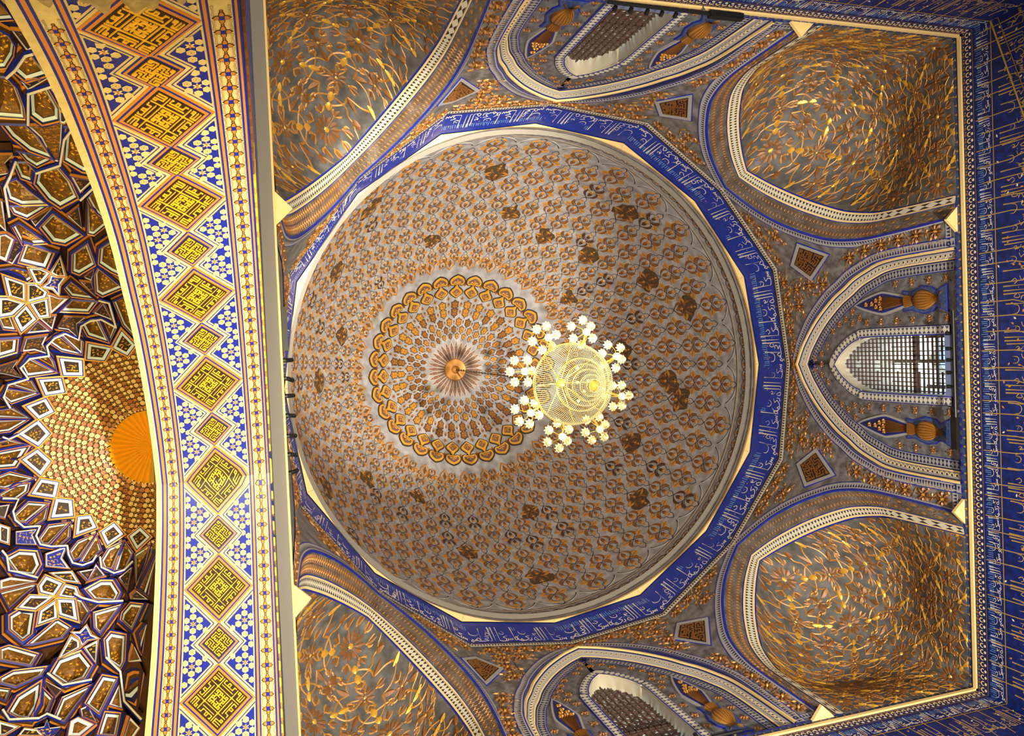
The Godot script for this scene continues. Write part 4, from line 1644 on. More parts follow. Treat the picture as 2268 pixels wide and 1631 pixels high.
# ------------------------------------------------------------------ cornice
func build_cornice() -> void:
	for k in [0, 2, 4, 6]:
		var o := thing({0: "trim_1", 2: "trim_2", 4: "trim_3", 6: "trim_4"}[k], "", "", "", "structure")
		var d := S
		var f := flat(k, d)
		var a := line(Vector2(5.1, 0), Vector2(-5.1, 0), 2)
		var m := MB.new()
		if k != 4:
			band(m, "slate", f, a, -9.11, -9.26, 0.006, 0.0)
			teeth(m, "lapis_paint", f, a, -9.245, -9.19, 0.14, 0.008, 0.7)
			teeth(m, "script_gold", f, a, -9.15, -9.205, 0.14, 0.009, 0.32)
			part("triangle_row", m, o, "stuff")
			m = MB.new()
			band(m, "cream", f, a, -9.055, -9.11, 0.03, 0.03)
			band(m, "cream", f, a, -9.11, -9.11, 0.03, 0.0)
			band(m, "cream", f, a, -9.055, -9.055, 0.03, 0.0)
			part("cream_moulding", m, o)
			m = MB.new()
			band(m, "navy", f, a, -8.865, -9.055, 0.0, 0.0)
			part("crescent_band", m, o)
			m = MB.new()
			var cr := MB.new()
			stroke(cr, "cream", ring_path(Vector2(0, -0.01), 0.032, 7, -0.6, PI + 0.6), 0.014, 0.004, 0.001)
			leaf(cr, "script_white", Vector2(0, -0.075), Vector2(0, -0.035), 0.05, 0.004, 0.001, 3)
			leaf(cr, "bronze", Vector2(0, 0.03), Vector2(0, 0.085), 0.04, 0.004, 0.001, 3)
			bead(cr, "script_gold", Vector2(0.042, 0.055), 0.012, 0.004, 0.0, 5)
			for i in 102:
				put(m, cr, f, Vector2(5.05 - i * 0.1, 8.965), Vector2(1, 0), Vector2(0, 1))
			part("crescent_row", m, o, "stuff")
		else:
			# seen from below: the overhanging underside of the cornice with its dark lines
			m = MB.new()
			box(m, "cream_wash", P(XF - 0.1, 9.06, -5.1), P(-5.10, 9.2, 5.1))
			part("overhang", m, o)
			m = MB.new()
			box(m, "cream", P(-5.125, 9.04, -5.1), P(-5.095, 9.21, 5.1))
			part("cream_moulding", m, o)
			m = MB.new()
			for x in [-5.137, -5.238]:
				box(m, "line", P(x - 0.006, 9.05, -5.1), P(x + 0.006, 9.1, 5.1))
			part("dark_line", m, o)
	# cream brackets under the feet of the corner vaults
	var names := {0: ["wall opposite, beside the upper corner vault", "upper side wall, beside the dark corner vault"], 2: ["upper side wall, near the niche arch", "niche arch wall, upper one of two"], 4: ["niche arch wall, lower one of two", "lower side wall, near the niche arch"], 6: ["lower side wall, beside the far corner vault", "wall opposite, beside the lower corner vault"]}
	for k in [0, 2, 4, 6]:
		for s in [1.0, -1.0]:
			var nm := ""
			match [k, s]:
				[0, 1.0]: nm = "on the wall opposite, under the dark upper vault"
				[0, -1.0]: nm = "on the wall opposite, under the lower far vault"
				[2, -1.0]: nm = "on the upper side wall, between window and dark vault"
				[6, 1.0]: nm = "on the lower side wall, between window and far vault"
				[4, -1.0]: nm = "over the niche arch, upper of the two"
				[4, 1.0]: nm = "over the niche arch, lower of the two"
			if nm == "":
				continue
			var o := thing("corner_bracket", "plain cream three-cornered bracket " + nm, "bracket")
			var f := flat(k, S)
			var m := MB.new()
			var t: float = 2.30 * s
			var h0 := 9.20
			var base := [f.call(t - 0.20, h0, 0.0), f.call(t + 0.20, h0, 0.0), f.call(t, h0 + 0.02, 0.20)]
			var tip := [f.call(t - 0.20, h0 + 0.05, 0.0), f.call(t + 0.20, h0 + 0.05, 0.0), f.call(t, h0 + 0.07, 0.20)]
			tri(m, "cream", base[0], base[1], base[2])
			tri(m, "cream", tip[0], tip[1], tip[2])
			for i in 3:
				quad(m, "cream", base[i], base[(i + 1) % 3], tip[(i + 1) % 3], tip[i])
			part("wedge", m, o)

# ------------------------------------------------------------------ niche arch with its painted soffit
func build_arch() -> void:
	var o := thing("painted_arch", "broad pointed niche arch painted cream, gold and blue with a chain of square-script diamonds", "arch")
	var st := begin()
	sheet(st, func(x: float, y: float, h: float) -> Vector3: return soffit(x, y, h - 0.002), -3.76, 3.76, 376, 0.0, 1.0, 4)
	smooth_part("soffit", st, "soffit_cream", o)
	var m := MB.new()
	for sd in [1.0, -1.0]:
		st = begin()
		sheet(st, func(a: float, b: float, h: float) -> Vector3: return soffit(a, b, h), sd * 3.66, sd * 8.0, 20, -0.02, 1.02, 12, 0.012)
		smooth_part("bare_plaster", st, "plaster", o)
	# ragged lower edge of the bare plaster
	for sd in [1.0, -1.0]:
		st = begin()
		var g := func(u: float, b: float, h: float) -> Vector3:
			var low := 3.56 + 0.06 * sin(b * 9.0) + 0.05 * sin(b * 31.0) + 0.03 * sin(b * 57.0 + 1.0)
			var a := lerpf(low, 4.6, u)
			return soffit(sd * a, b, h * (0.3 if u == 0.0 else 1.0))
		sheet(st, g, 0.0, 1.0, 8, 0.0, 1.0, 60, 0.03)
		smooth_part("plaster_patch", st, "plaster", o)
	# masonry back of the arch
	m = MB.new()
	for i in range(1, arch_p.size()):
		for sd in [1.0, -1.0]:
			var a0: float = sd * arch_p[i - 1][0]
			var a1: float = sd * arch_p[i][0]
			quad(m, "plaster", soffit(a0, 0.0, 0.0), soffit(a1, 0.0, 0.0), soffit(a1, 0.0, -1.6), soffit(a0, 0.0, -1.6))
	part("back_face", m, o)
	# border lines that run the length of the arch
	m = MB.new()
	var run := line(Vector2(-3.74, 0), Vector2(3.74, 0), 374)
	for q in [[0.0, 0.045, "soffit_cream"], [0.045, 0.060, "lapis_paint"], [0.060, 0.082, "orange_paint"], [0.082, 0.096, "lapis_paint"], [0.188, 0.200, "lapis_paint"], [0.200, 0.219, "orange_paint"], [0.219, 0.231, "lapis_paint"], [0.808, 0.820, "lapis_paint"], [0.820, 0.838, "orange_paint"], [0.838, 0.850, "lapis_paint"], [0.962, 0.974, "lapis_paint"], [0.974, 0.988, "orange_paint"], [0.988, 1.0, "lapis_paint"]]:
		var one := MB.new()
		band(one, q[2], soffit, run, q[0], q[1], 0.004, 0.004)
		part("border_line", one, o)
	# chains of four-petalled flowers
	var flower := MB.new()
	for i in 4:
		var d := Vector2.from_angle(PI / 2 * i)
		var u := Vector2(-d.y, d.x)
		var ln := 0.46 if i % 2 == 0 else 0.40
		var pp := PackedVector2Array([d * 0.08, d * 0.17 + u * 0.12, d * 0.30 + u * 0.10, d * ln, d * 0.30 - u * 0.10, d * 0.17 - u * 0.12])
		var big := PackedVector2Array([d * 0.03, d * 0.15 + u * 0.165, d * 0.31 + u * 0.145, d * (ln + 0.09), d * 0.31 - u * 0.145, d * 0.15 - u * 0.165])
		poly(flower, "line", big, 0.012)
		poly(flower, "orange_paint", pp, 0.022)
	poly(flower, "lapis_paint", PackedVector2Array([Vector2(0.14, 0.14), Vector2(-0.14, 0.14), Vector2(-0.14, -0.14), Vector2(0.14, -0.14)]), 0.03)
	var link := MB.new()
	stroke(link, "line", ring_path(Vector2(), 0.07, 8), 0.04, 0.0, 0.02)
	poly(link, "orange_paint", ring_path(Vector2(), 0.055, 7), 0.015)
	var patch := MB.new()
	stroke(patch, "tan", curve(pts([-0.36, -0.05, -0.30, 0.22, 0.0, 0.10, 0.30, 0.22, 0.36, -0.05]), 3), 0.05, 0.0, 0.01)
	for i in 5:
		stroke(patch, "trim_grey", ring_path(Vector2(-0.26 + 0.13 * i, 0.0 + 0.06 * (i % 2)), 0.07, 7), 0.03, 0.0, 0.01)
	for lane in [[0.142, 0.082, 0.083], [0.906, 0.104, 0.093]]:
		var b0: float = lane[0]
		var n := int(7.2 / lane[2])
		var fill := MB.new()
		for i in n:
			var a: float = -3.66 + i * lane[2]
			var one := MB.new()
			put(one, flower, soffit, Vector2(a, b0), Vector2(lane[2] * 0.95, 0), Vector2(0, lane[1] * 1.0), 0.12)
			part("chain_flower", one, o)
			put(fill, link, soffit, Vector2(a + lane[2] * 0.5, b0), Vector2(lane[2], 0), Vector2(0, lane[2] / 0.745), 0.12)
			for s in [1.0, -1.0]:
				put(fill, patch, soffit, Vector2(a + lane[2] * 0.5, b0 + s * lane[1] * 0.36), Vector2(lane[2], 0), Vector2(0, lane[1] * 0.6 * s), 0.12)
		part("chain_filling", fill, o, "stuff")
	# diamonds: large at every 0.72 m, small between
	var large := MB.new()
	kufic_mesh(large, "gold_paint", kufic_large(), 33, 0.012)
	var small := MB.new()
	kufic_mesh(small, "gold_paint", kufic_small(), 19, 0.012)
	var mid := 0.5195
	var per := 0.72
	var dia := func(col: String, ra: float, rb: float, h: float) -> MB:
		var d := MB.new()
		var c := [Vector2(ra, 0), Vector2(0, rb), Vector2(-ra, 0), Vector2(0, -rb)]
		for q in 4:
			var a: Vector2 = c[q]
			var b: Vector2 = c[(q + 1) % 4]
			for t in 6:
				var x := a.lerp(b, t / 6.0)
				var y := a.lerp(b, (t + 1) / 6.0)
				tri(d, col, Vector3(0, 0, h), Vector3(x.x, x.y, h), Vector3(y.x, y.y, h))
				quad(d, col, Vector3(x.x, x.y, 0), Vector3(y.x, y.y, 0), Vector3(y.x, y.y, h), Vector3(x.x, x.y, h))
		return d
	var spots := []
	for i in range(-10, 11):
		spots.append(rel([[-4.0, -4.0], [2.16, 2.16], [2.88, 2.79], [3.6, 3.40], [4.3, 4.0]], i * per * 0.5))
	for i in range(-10, 11):
		var a: float = spots[i + 10]
		var big := i % 2 == 0
		if a > 3.65 or a < -3.7:
			continue
		var ra := 0.236 if big else 0.132
		var rb := 0.286 if big else 0.165
		var one := MB.new()
		var at := Vector2(a, mid)
		for q in ([["orange_paint", 1.0, 0.005], ["lapis_paint", 0.93, 0.007], ["orange_paint", 0.88, 0.009], ["kufic_ground", 0.79, 0.011]] if big else [["lapis_paint", 1.0, 0.005], ["orange_paint", 0.94, 0.007], ["lapis_paint", 0.82, 0.009], ["kufic_ground", 0.76, 0.011]]):
			put(one, dia.call(q[0], ra * q[1], rb * q[1], q[2]), soffit, at, Vector2(1, 0), Vector2(0, 1))
		var p := part("kufic_diamond", one, o)
		one = MB.new()
		var kk := 0.735 if big else 0.70
		var face := func(x: float, y: float, h: float) -> Vector3: return soffit(x, y, h + 0.0105)
		put(one, large if big else small, face, at, Vector2(0.5 * ra * kk, -0.5 * rb * kk), Vector2(0.5 * ra * kk, 0.5 * rb * kk), 0.5)
		part("lettering", one, p, "stuff")
	# gold lattice lines joining the diamonds to the border lines
	# stars and hexagons between
	var star := MB.new()
	for i in 6:
		leaf(star, "cream", Vector2.from_angle(TAU * i / 6) * 0.08, Vector2.from_angle(TAU * i / 6) * 0.56, 0.26, 0.003, 0.004, 2)
		leaf(star, "orange_paint", Vector2.from_angle(TAU * i / 6) * 0.14, Vector2.from_angle(TAU * i / 6) * 0.48, 0.15, 0.003, 0.006, 2)
	bead(star, "tan", Vector2(), 0.12, 0.003, 0.006, 5)
	var wm := 0.745
	var edge_b := 0.206
	var margin := 0.020
	var low_b := func(a: float) -> float:
		var m2 := 0.0
		for g in spots.size():
			var ra := 0.132 if g % 2 else 0.236
			var rb := (0.165 if g % 2 else 0.286) * wm
			m2 = maxf(m2, rb * (1.0 + margin / ra * 1.3 - absf(a - spots[g]) / ra))
		return m2
	# blue ground of each three-cornered field, then its hexagons; the blue left between them makes the stars
	for sd in [1.0, -1.0]:
		var zone := MB.new()
		var rim := MB.new()
		for i in 1460:
			var a0: float = -3.65 + i * 0.005
			var a1 := a0 + 0.005
			var l0: float = low_b.call(a0) + margin
			var l1: float = low_b.call(a1) + margin
			if l0 < edge_b and l1 < edge_b:
				quad(zone, "lapis_paint", soffit(a0, mid + sd * l0 / wm, 0.0025), soffit(a1, mid + sd * l1 / wm, 0.0025), soffit(a1, mid + sd * edge_b / wm, 0.0025), soffit(a0, mid + sd * edge_b / wm, 0.0025))
			# thin blue line along the diamonds
			if l0 - margin < edge_b:
				quad(rim, "lapis_paint", soffit(a0, mid + sd * (l0 - margin) / wm, 0.003), soffit(a1, mid + sd * (l1 - margin) / wm, 0.003), soffit(a1, mid + sd * (l1 - margin + 0.006) / wm, 0.003), soffit(a0, mid + sd * (l0 - margin + 0.006) / wm, 0.003))
		part("star_ground", zone, o, "stuff")
		part("diamond_line", rim, o, "stuff")
	var pit := 0.078
	var ns := 0
	var nh := 0
	var extra := MB.new()
	var plain := func(x: float, y: float, h: float) -> Vector3: return soffit(x, mid + y / wm, h)
	for j in range(-55, 56):
		for i in range(-4, 5):
			for w in 3:
				# triangular net: stars at the nodes, hexagons at the centres of its triangles
				var cc := Vector2(j * pit * 0.8660, i * pit + (0.5 * pit if posmod(j, 2) else 0.0))
				var rad := pit * 0.47
				if w > 0:
					cc += Vector2(pit * 0.2887 * (1.0 if w == 1 else 2.0), 0.5 * pit * (1.0 if w == 1 else 0.0))
					rad = pit * 0.272
				if absf(cc.x) > 3.64:
					continue
				var inside := 0
				var hx := PackedVector2Array()
				for q in 6:
					var v := cc + Vector2.from_angle(TAU * q / 6) * rad
					var lo: float = low_b.call(v.x) + margin
					if absf(v.y) >= lo and absf(v.y) <= edge_b:
						inside += 1
					elif lo < edge_b and lo > 0.0 and absf(v.y) > lo - 0.02 and absf(v.y) < edge_b + 0.02 and signf(v.y) == signf(cc.y):
						v.y = signf(v.y) * clampf(absf(v.y), lo, edge_b)
					hx.append(v)
				if inside < (5 if w == 0 else 3):
					continue
				var one := MB.new()
				if w == 0:
					put(one, star, plain, cc, Vector2(rad, 0), Vector2(0, rad))
				else:
					var flat_hex := MB.new()
					var idx := Geometry2D.triangulate_polygon(hx)
					for q in range(0, idx.size(), 3):
						tri(flat_hex, "soffit_cream", Vector3(hx[idx[q]].x, hx[idx[q]].y, 0.005), Vector3(hx[idx[q + 1]].x, hx[idx[q + 1]].y, 0.005), Vector3(hx[idx[q + 2]].x, hx[idx[q + 2]].y, 0.005))
					if inside == 6:
						stroke(flat_hex, "tan", PackedVector2Array(Array(ring_path(cc, rad * 0.62, 6))), rad * 0.10, 0.0, 0.006)
						bead(flat_hex, "tan", cc, rad * 0.24, 0.0005, 0.0055, 5)
					put(one, flat_hex, plain, Vector2(), Vector2(1, 0), Vector2(0, 1))
				if w == 0 and ns < 300:
					ns += 1
					part("star", one, o)
				elif w > 0 and nh < 300:
					nh += 1
					part("hexagon", one, o)
				else:
					for k in one.d:
						extra.b(k).v.append_array(one.d[k].v)
	if extra.d.size():
		part("hexagon_filling", extra, o, "stuff")

# ------------------------------------------------------------------ stalactite half dome
func cell_table() -> String:
	# one cell a line: kind, then corners as tenths of a degree round the axis, millimetres above the eye
	return """h 55,3880 45,3922 44,3991 51,4054 67,4135 81,4140
h 41,3909 35,4022 63,4136 51,4054 44,3991
h 32,4026 23,4190 53,4240 61,4160 61,4136
h 37,3699 34,3751 31,3826 50,3836
t 38,3892 29,3895 25,4007 33,4008
t 58,4234 30,4206 20,4199 55,4286
h 85,4196 73,4210 68,4275 71,4390 77,4461 113,4431
h 58,4318 30,4267 25,4412 31,4482 58,4506 69,4442
k 21,4327 17,4368 14,4455 26,4491 31,4482
t 29,4255 19,4234 14,4343 21,4327
h 112,4484 81,4504 73,4575 67,4747 96,4670 109,4567
h 111,4671 93,4701 67,4747 98,4789 108,4732
w 77,4510 30,4500 58,4765 67,4747 68,4586
h 27,4528 6,4535 9,4852 29,4836 52,4756
h 103,4821 64,4803 53,4893 51,4993 92,5041 107,4982 115,4878
t 49,4862 15,4889 44,4957
h 128,4738 108,4752 103,4821 115,4878 132,4837
h 163,4854 139,4840 129,4919 112,5009 156,4985 171,4938
h 177,4976 113,5022 161,5069 178,5019
h 196,5091 181,5083 153,5243 203,5208
t 156,5082 107,5034 155,5119
h 149,5133 111,5067 73,5230 118,5272 143,5241
t 85,5092 57,5044 68,5184
h 35,4996 10,4922 8,5006 16,5130 30,5075
h 37,5013 15,5175 48,5237 61,5224
w 145,4664 122,4682 141,4726 143,4797 165,4795
w 190,4921 182,4937 212,5103 216,5034
w 231,5108 216,5116 209,5163 254,5265 264,5223
t 209,5163 196,5205 248,5288 254,5265
h 196,5205 152,5302 189,5377 236,5292
k 224,5334 199,5361 186,5397 223,5438 234,5427
k 142,5324 155,5444 175,5431 186,5397
s 188,5409 175,5431 155,5444 182,5480 203,5538 207,5488 229,5456 205,5444
h 286,5288 253,5313 229,5361 233,5401 254,5407 283,5319
k 283,5319 254,5407 290,5500 314,5430
k 254,5407 234,5427 223,5493 238,5517 290,5500
k 333,5402 314,5430 290,5500 344,5521 378,5489
k 295,5510 304,5607 372,5623 349,5535
k 285,5512 236,5529 268,5626 297,5605
t 297,5605 253,5641 292,5690
t 360,5644 308,5623 303,5690
h 378,5489 353,5529 377,5605 398,5556
w 227,5509 208,5553 184,5571 260,5619
h 114,5330 69,5281 70,5413 121,5454 136,5429
h 46,5319 12,5274 8,5500 37,5462 62,5406
h 83,5469 67,5430 16,5570 86,5611 101,5578
t 111,5476 78,5436 97,5499
h 178,5510 151,5482 114,5619 174,5568
t 127,5495 100,5515 106,5603
h 231,5629 181,5591 110,5636 151,5681
t 134,5688 92,5648 84,5743
h 58,5649 14,5624 12,5858 50,5781
t 272,5698 231,5661 172,5699 210,5716 237,5784 247,5726
h 197,5723 132,5729 134,5867 202,5796
h 132,5729 100,5763 80,5792 134,5867
k 61,5803 16,5898 73,5956 131,5893
k 217,5827 131,5893 197,5951 269,5904
h 336,5741 291,5736 273,5878 327,5807
h 284,5724 237,5784 229,5815 273,5878
t 422,5697 379,5663 324,5706 357,5728 373,5781 393,5726
h 437,5581 396,5641 438,5683 488,5641
k 355,5824 287,5898 343,5966 411,5907
k 489,5837 425,5911 483,5970 547,5910
k 630,5858 557,5920 615,5979 682,5936
k 770,5866 682,5936 753,5994 836,5959
k 899,5890 849,5957 934,6002 1008,5957
k 1085,5893 1025,5954 1082,6008 1164,5971
h 475,5743 429,5734 417,5881 504,5794
h 429,5734 373,5781 384,5829 417,5881
t 536,5680 511,5674 464,5713 496,5719 516,5780 527,5723
h 614,5751 581,5753 550,5886 635,5802
h 553,5749 508,5820 550,5886 559,5781
h 677,5760 653,5816 685,5902 705,5771
h 718,5775 694,5898 761,5836 771,5787
h 811,5793 797,5842 830,5929 852,5796
h 852,5796 830,5929 934,5868 926,5794
h 959,5789 950,5841 1012,5935 1020,5807 1004,5780
h 1035,5778 1015,5856 1028,5909 1067,5888 1083,5835 1058,5788
k 1244,5907 1164,5971 1230,6013 1316,5977
k 1399,5918 1334,5983 1390,6016 1468,5987
k 1500,5978 1547,6029 1636,5994 1569,5933
k 1665,5988 1724,6028 1795,5986 1727,5931
h 1141,5798 1115,5873 1173,5945 1196,5823 1180,5799
h 1198,5815 1181,5938 1234,5891 1231,5835
h 1287,5816 1266,5884 1329,5955 1339,5827 1317,5808
h 1339,5819 1329,5955 1382,5903 1376,5839
h 1428,5847 1427,5904 1480,5966 1484,5845 1465,5820
h 1492,5825 1491,5963 1551,5909 1523,5838
h 1573,5862 1581,5925 1647,5972 1638,5832 1599,5832
h 1646,5826 1647,5972 1710,5920 1694,5838
h 1719,5913 1796,5959 1781,5873 1752,5746
h 1760,5745 1799,5916 -1790,5704 1787,5722
t 1080,5761 1091,5800 1134,5761 1118,5744
s 1206,5765 1250,5836 1257,5804 1301,5788 1247,5733
k 1147,5728 1179,5753 1231,5712 1202,5692
h 1264,5669 1274,5727 1323,5770 1373,5737 1383,5685 1332,5651
s 1357,5782 1402,5856 1420,5802 1471,5777 1392,5739
t 1513,5782 1567,5816 1561,5756
t 1561,5756 1561,5836 1615,5796
h 1566,5715 1609,5769 1654,5777 1694,5725 1687,5683 1611,5679
t 1676,5794 1718,5846 1719,5740
t 1733,5719 1748,5736 -1794,5684 1742,5698
k 1421,5724 1487,5770 1536,5733 1480,5718
k 1419,5654 1415,5705 1484,5709 1484,5644 1437,5633
k 1495,5650 1492,5706 1535,5711 1557,5684 1544,5662
k 1412,5524 1416,5601 1484,5644 1460,5552
k 1490,5490 1472,5557 1496,5636 1530,5553
k 1496,5636 1551,5657 1591,5564 1529,5569
h 1341,5545 1398,5650 1410,5659 1400,5591 1394,5507
w 1314,5585 1329,5623 1399,5666 1334,5555
h 1552,5668 1573,5668 1612,5625 1605,5561 1587,5578
t 1557,5684 1568,5681 1631,5663 1612,5625
h 1407,5479 1421,5536 1460,5552 1491,5447 1481,5403 1433,5424
h 1495,5398 1530,5553 1579,5531 1570,5475 1508,5407
h 1445,5338 1458,5363 1534,5372 1533,5315 1462,5294
h 1486,5220 1502,5269 1568,5326 1565,5284 1527,5204 1492,5201
s 1587,5504 1610,5512 1621,5552 1646,5506 1671,5491 1642,5476 1631,5445 1612,5483
k 1586,5368 1591,5487 1619,5470 1627,5437
k 1638,5439 1669,5480 1681,5368
h 1582,5298 1586,5368 1633,5424 1674,5361 1666,5299 1630,5259
h 1627,5621 1707,5666 1668,5520 1646,5546
h 1685,5489 1697,5530 1745,5514 1754,5380 1747,5339 1705,5390
w 1763,5378 1761,5472 -1798,5362
h 1769,5522 1787,5572 -1792,5396 1795,5428
h 1718,5630 1740,5676 1786,5665 1759,5539 1718,5594
h 1766,5315 1779,5326 -1795,5305 -1788,5063 1776,5159
h 1684,5171 1705,5314 1744,5298 1721,5111
w 1737,5161 1750,5263 1766,5136
h 1539,5079 1540,5161 1572,5260 1590,5149 1587,5069 1562,5064
h 1592,5071 1582,5228 1612,5187 1613,5114
t 1580,5263 1622,5235 1616,5196
h 1631,5091 1632,5193 1684,5267 1654,5074
t 1679,5141 1692,5157 1718,5076 1686,5106
w 1667,5076 1679,5098 1714,5062 1693,5007 1671,5006
h 1727,5011 1731,5125 1765,5110 1764,4996
w 1774,4971 1776,5092 -1790,5020 1796,4963
s 1603,5026 1620,5039 1620,5074 1632,5035 1652,5046 1645,5003 1627,4979
k 1534,5026 1574,5021 1557,4971 1548,4966
k 1581,4983 1585,5019 1609,5021 1624,4998
h 1496,5174 1519,5184 1524,5128 1508,5131
r 1054,5778 1058,5788 1083,5835 1124,5794 1162,5784 1208,5795 1245,5848
r 1245,5848 1270,5808 1311,5794 1351,5815 1402,5856
r 1402,5856 1432,5826 1470,5800 1512,5807 1543,5838 1545,5870
r 1564,5867 1590,5822 1652,5805 1691,5824 1720,5868
r 1236,5671 1264,5669 1308,5634 1332,5651 1398,5677
r 1540,5678 1573,5668 1631,5663 1716,5678
r 373,5781 349,5737 306,5723 264,5727
r 264,5727 237,5784 197,5723 156,5711 118,5718 76,5776
r 100,5615 70,5639 76,5776
r 504,5794 479,5735 429,5734 373,5781
r 651,5796 614,5751 561,5740 504,5794
r 784,5802 794,5828 770,5866
r 1578,5289 1623,5247 1685,5283
r 1529,5073 1551,5037 1604,5068 1616,5094 1648,5073
r 1705,5390 1749,5318 1770,5161 -1788,5049
r 71,4172 55,4118 35,4022 25,4007
r 75,4475 55,4286 19,4234
r 102,4805 58,4765 34,4583 13,4499
r 121,4703 143,4797 163,4854 186,5011
r 47,4986 12,4905"""

func build_vault() -> void:
	var o := thing("stalactite_vault", "half dome of gilt stalactite cells in white and blue frames over the niche", "vault")
	var st := begin()
	sheet(st, vault, -3.0, 183.0, 72, 1.0, 5.95, 60, -0.13)
	smooth_part("bed", st, "umber", o)
	var m := MB.new()
	for i in 36:
		var a0 := deg_to_rad(i * 5.0)
		var a1 := deg_to_rad(i * 5.0 + 5.0)
		quad(m, "stone", P(CX - 2.4 * sin(a0), -1.6, CZ + 2.4 * cos(a0)), P(CX - 2.4 * sin(a1), -1.6, CZ + 2.4 * cos(a1)), P(CX - 2.4 * sin(a1), 1.2, CZ + 2.4 * cos(a1)), P(CX - 2.4 * sin(a0), 1.2, CZ + 2.4 * cos(a0)))
	part("niche_wall", m, o)
	# the cells
	for ln in cell_table().split("\n"):
		var w := ln.strip_edges().split(" ")
		if w.size() < 3:
			continue
		var v3 := []
		var mean := Vector2()
		for i in range(1, w.size()):
			var ab := w[i].split(",")
			var q := Vector2(float(ab[0]) / 10.0, float(ab[1]) / 1000.0)
			mean += q / (w.size() - 1)
			v3.append(vault(q.x, q.y, 0.0))
		if w[0] == "r":
			m = MB.new()
			var lift := []
			for i in range(1, w.size()):
				var ab := w[i].split(",")
				lift.append(vault(float(ab[0]) / 10.0, float(ab[1]) / 1000.0, 0.035))
			tube(m, "ridge_white", lift, 0.0065, 6)
			var lower := []
			for i in range(1, w.size()):
				var ab := w[i].split(",")
				lower.append(vault(float(ab[0]) / 10.0, float(ab[1]) / 1000.0, 0.018))
			tube(m, "lapis_paint", lower, 0.011, 6)
			part("ridge", m, o)
			continue
		cell(w[0], v3, mean, o)
	# crown: a mosaic of hexagons and stars round a gilt sunburst
	st = begin()
	sheet(st, vault_r, -3.0, 183.0, 72, 0.0, 0.72, 16, -0.02)
	smooth_part("crown", st, "mosaic_ground", o)
	var n := 0
	var rest := MB.new()
	var hexa := MB.new()
	poly(hexa, "line", ring_path(Vector2(), 1.0, 6).slice(0, 6), 0.05)
	poly(hexa, "mosaic_cream", ring_path(Vector2(), 0.84, 6).slice(0, 6), 0.12)
	stroke(hexa, "tan", ring_path(Vector2(), 0.45, 6), 0.14, 0.0, 0.14)
	var star := MB.new()
	var s2 := PackedVector2Array()
	var s3 := PackedVector2Array()
	for i in 10:
		s2.append(Vector2.from_angle(TAU * i / 10) * (1.05 if i % 2 == 0 else 0.5))
		s3.append(Vector2.from_angle(TAU * i / 10) * (0.80 if i % 2 == 0 else 0.40))
	poly(star, "line", s2, 0.05)
	poly(star, "mosaic_cream", s3, 0.12)
	var chip := MB.new()
	poly(chip, "line", PackedVector2Array([Vector2(1.0, 0), Vector2(0, 0.8), Vector2(-1.0, 0), Vector2(0, -0.8)]), 0.05)
	poly(chip, "mosaic_brown", PackedVector2Array([Vector2(0.75, 0), Vector2(0, 0.6), Vector2(-0.75, 0), Vector2(0, -0.6)]), 0.1)
	for j in 13:
		var r := 0.295 + j * 0.034
		var cnt := 26 + j * 4
		if j > 11:
			cnt = 26 + j * 4
		for i in cnt:
			var phi := -2.0 + 184.0 * (i + 0.5 * (j % 2)) / cnt
			var stp := deg_to_rad(184.0 / cnt) * r
			var one := MB.new()
			var kind := (i + j * 2) % 3
			var mo := star if kind == 1 else hexa
			var sz := minf(stp, 0.036) * 0.60
			put(one, mo, vault_r, Vector2(phi, r), Vector2(rad_to_deg(sz / r), 0), Vector2(0, sz), 0.03, {"mosaic_cream": "mosaic_brown"} if kind == 2 else ({"mosaic_cream": "orange_paint"} if j < 3 and (i + j) % 2 else {}))
			put(rest, chip, vault_r, Vector2(phi + rad_to_deg(stp * 0.5 / r), r + 0.004), Vector2(rad_to_deg(sz * 0.42 / r), 0), Vector2(0, sz * 0.5), 0.03)
			if n < 300:
				part("mosaic_piece", one, o)
				n += 1
			else:
				for k in one.d:
					rest.b(k).v.append_array(one.d[k].v)
	part("mosaic_filling", rest, o, "stuff")
	var sun := MB.new()
	for i in 19:
		var one := MB.new()
		var p0 := -2.0 + 184.0 * i / 19.0
		var p1 := -2.0 + 184.0 * (i + 1) / 19.0
		var pm := (p0 + p1) * 0.5
		for j in 4:
			var r0 := 0.27 * j / 4.0
			var r1 := 0.27 * (j + 1) / 4.0
			quad(one, "gold_paint", vault_r(p0, r0, 0.02 + r0 * 0.02), vault_r(pm, r0, 0.02 + r0 * 0.24), vault_r(pm, r1, 0.02 + r1 * 0.24), vault_r(p0, r1, 0.02 + r1 * 0.02))
			quad(one, "gold_paint", vault_r(pm, r0, 0.02 + r0 * 0.24), vault_r(p1, r0, 0.02 + r0 * 0.02), vault_r(p1, r1, 0.02 + r1 * 0.02), vault_r(pm, r1, 0.02 + r1 * 0.24))
		quad(one, "cream", vault_r(p0, 0.27, 0.0), vault_r(p1, 0.27, 0.0), vault_r(pm, 0.285, 0.02), vault_r(pm, 0.285, 0.02))
		part("sunburst_ray", one, o)
	var edge := MB.new()
	for i in 38:
		var p0 := -2.0 + 184.0 * i / 38.0
		var p1 := -2.0 + 184.0 * (i + 1) / 38.0
		tri(edge, "cream", vault_r(p0, 0.262, 0.026), vault_r(p1, 0.262, 0.026), vault_r((p0 + p1) * 0.5, 0.292, 0.012))
	part("sunburst_edge", edge, o)

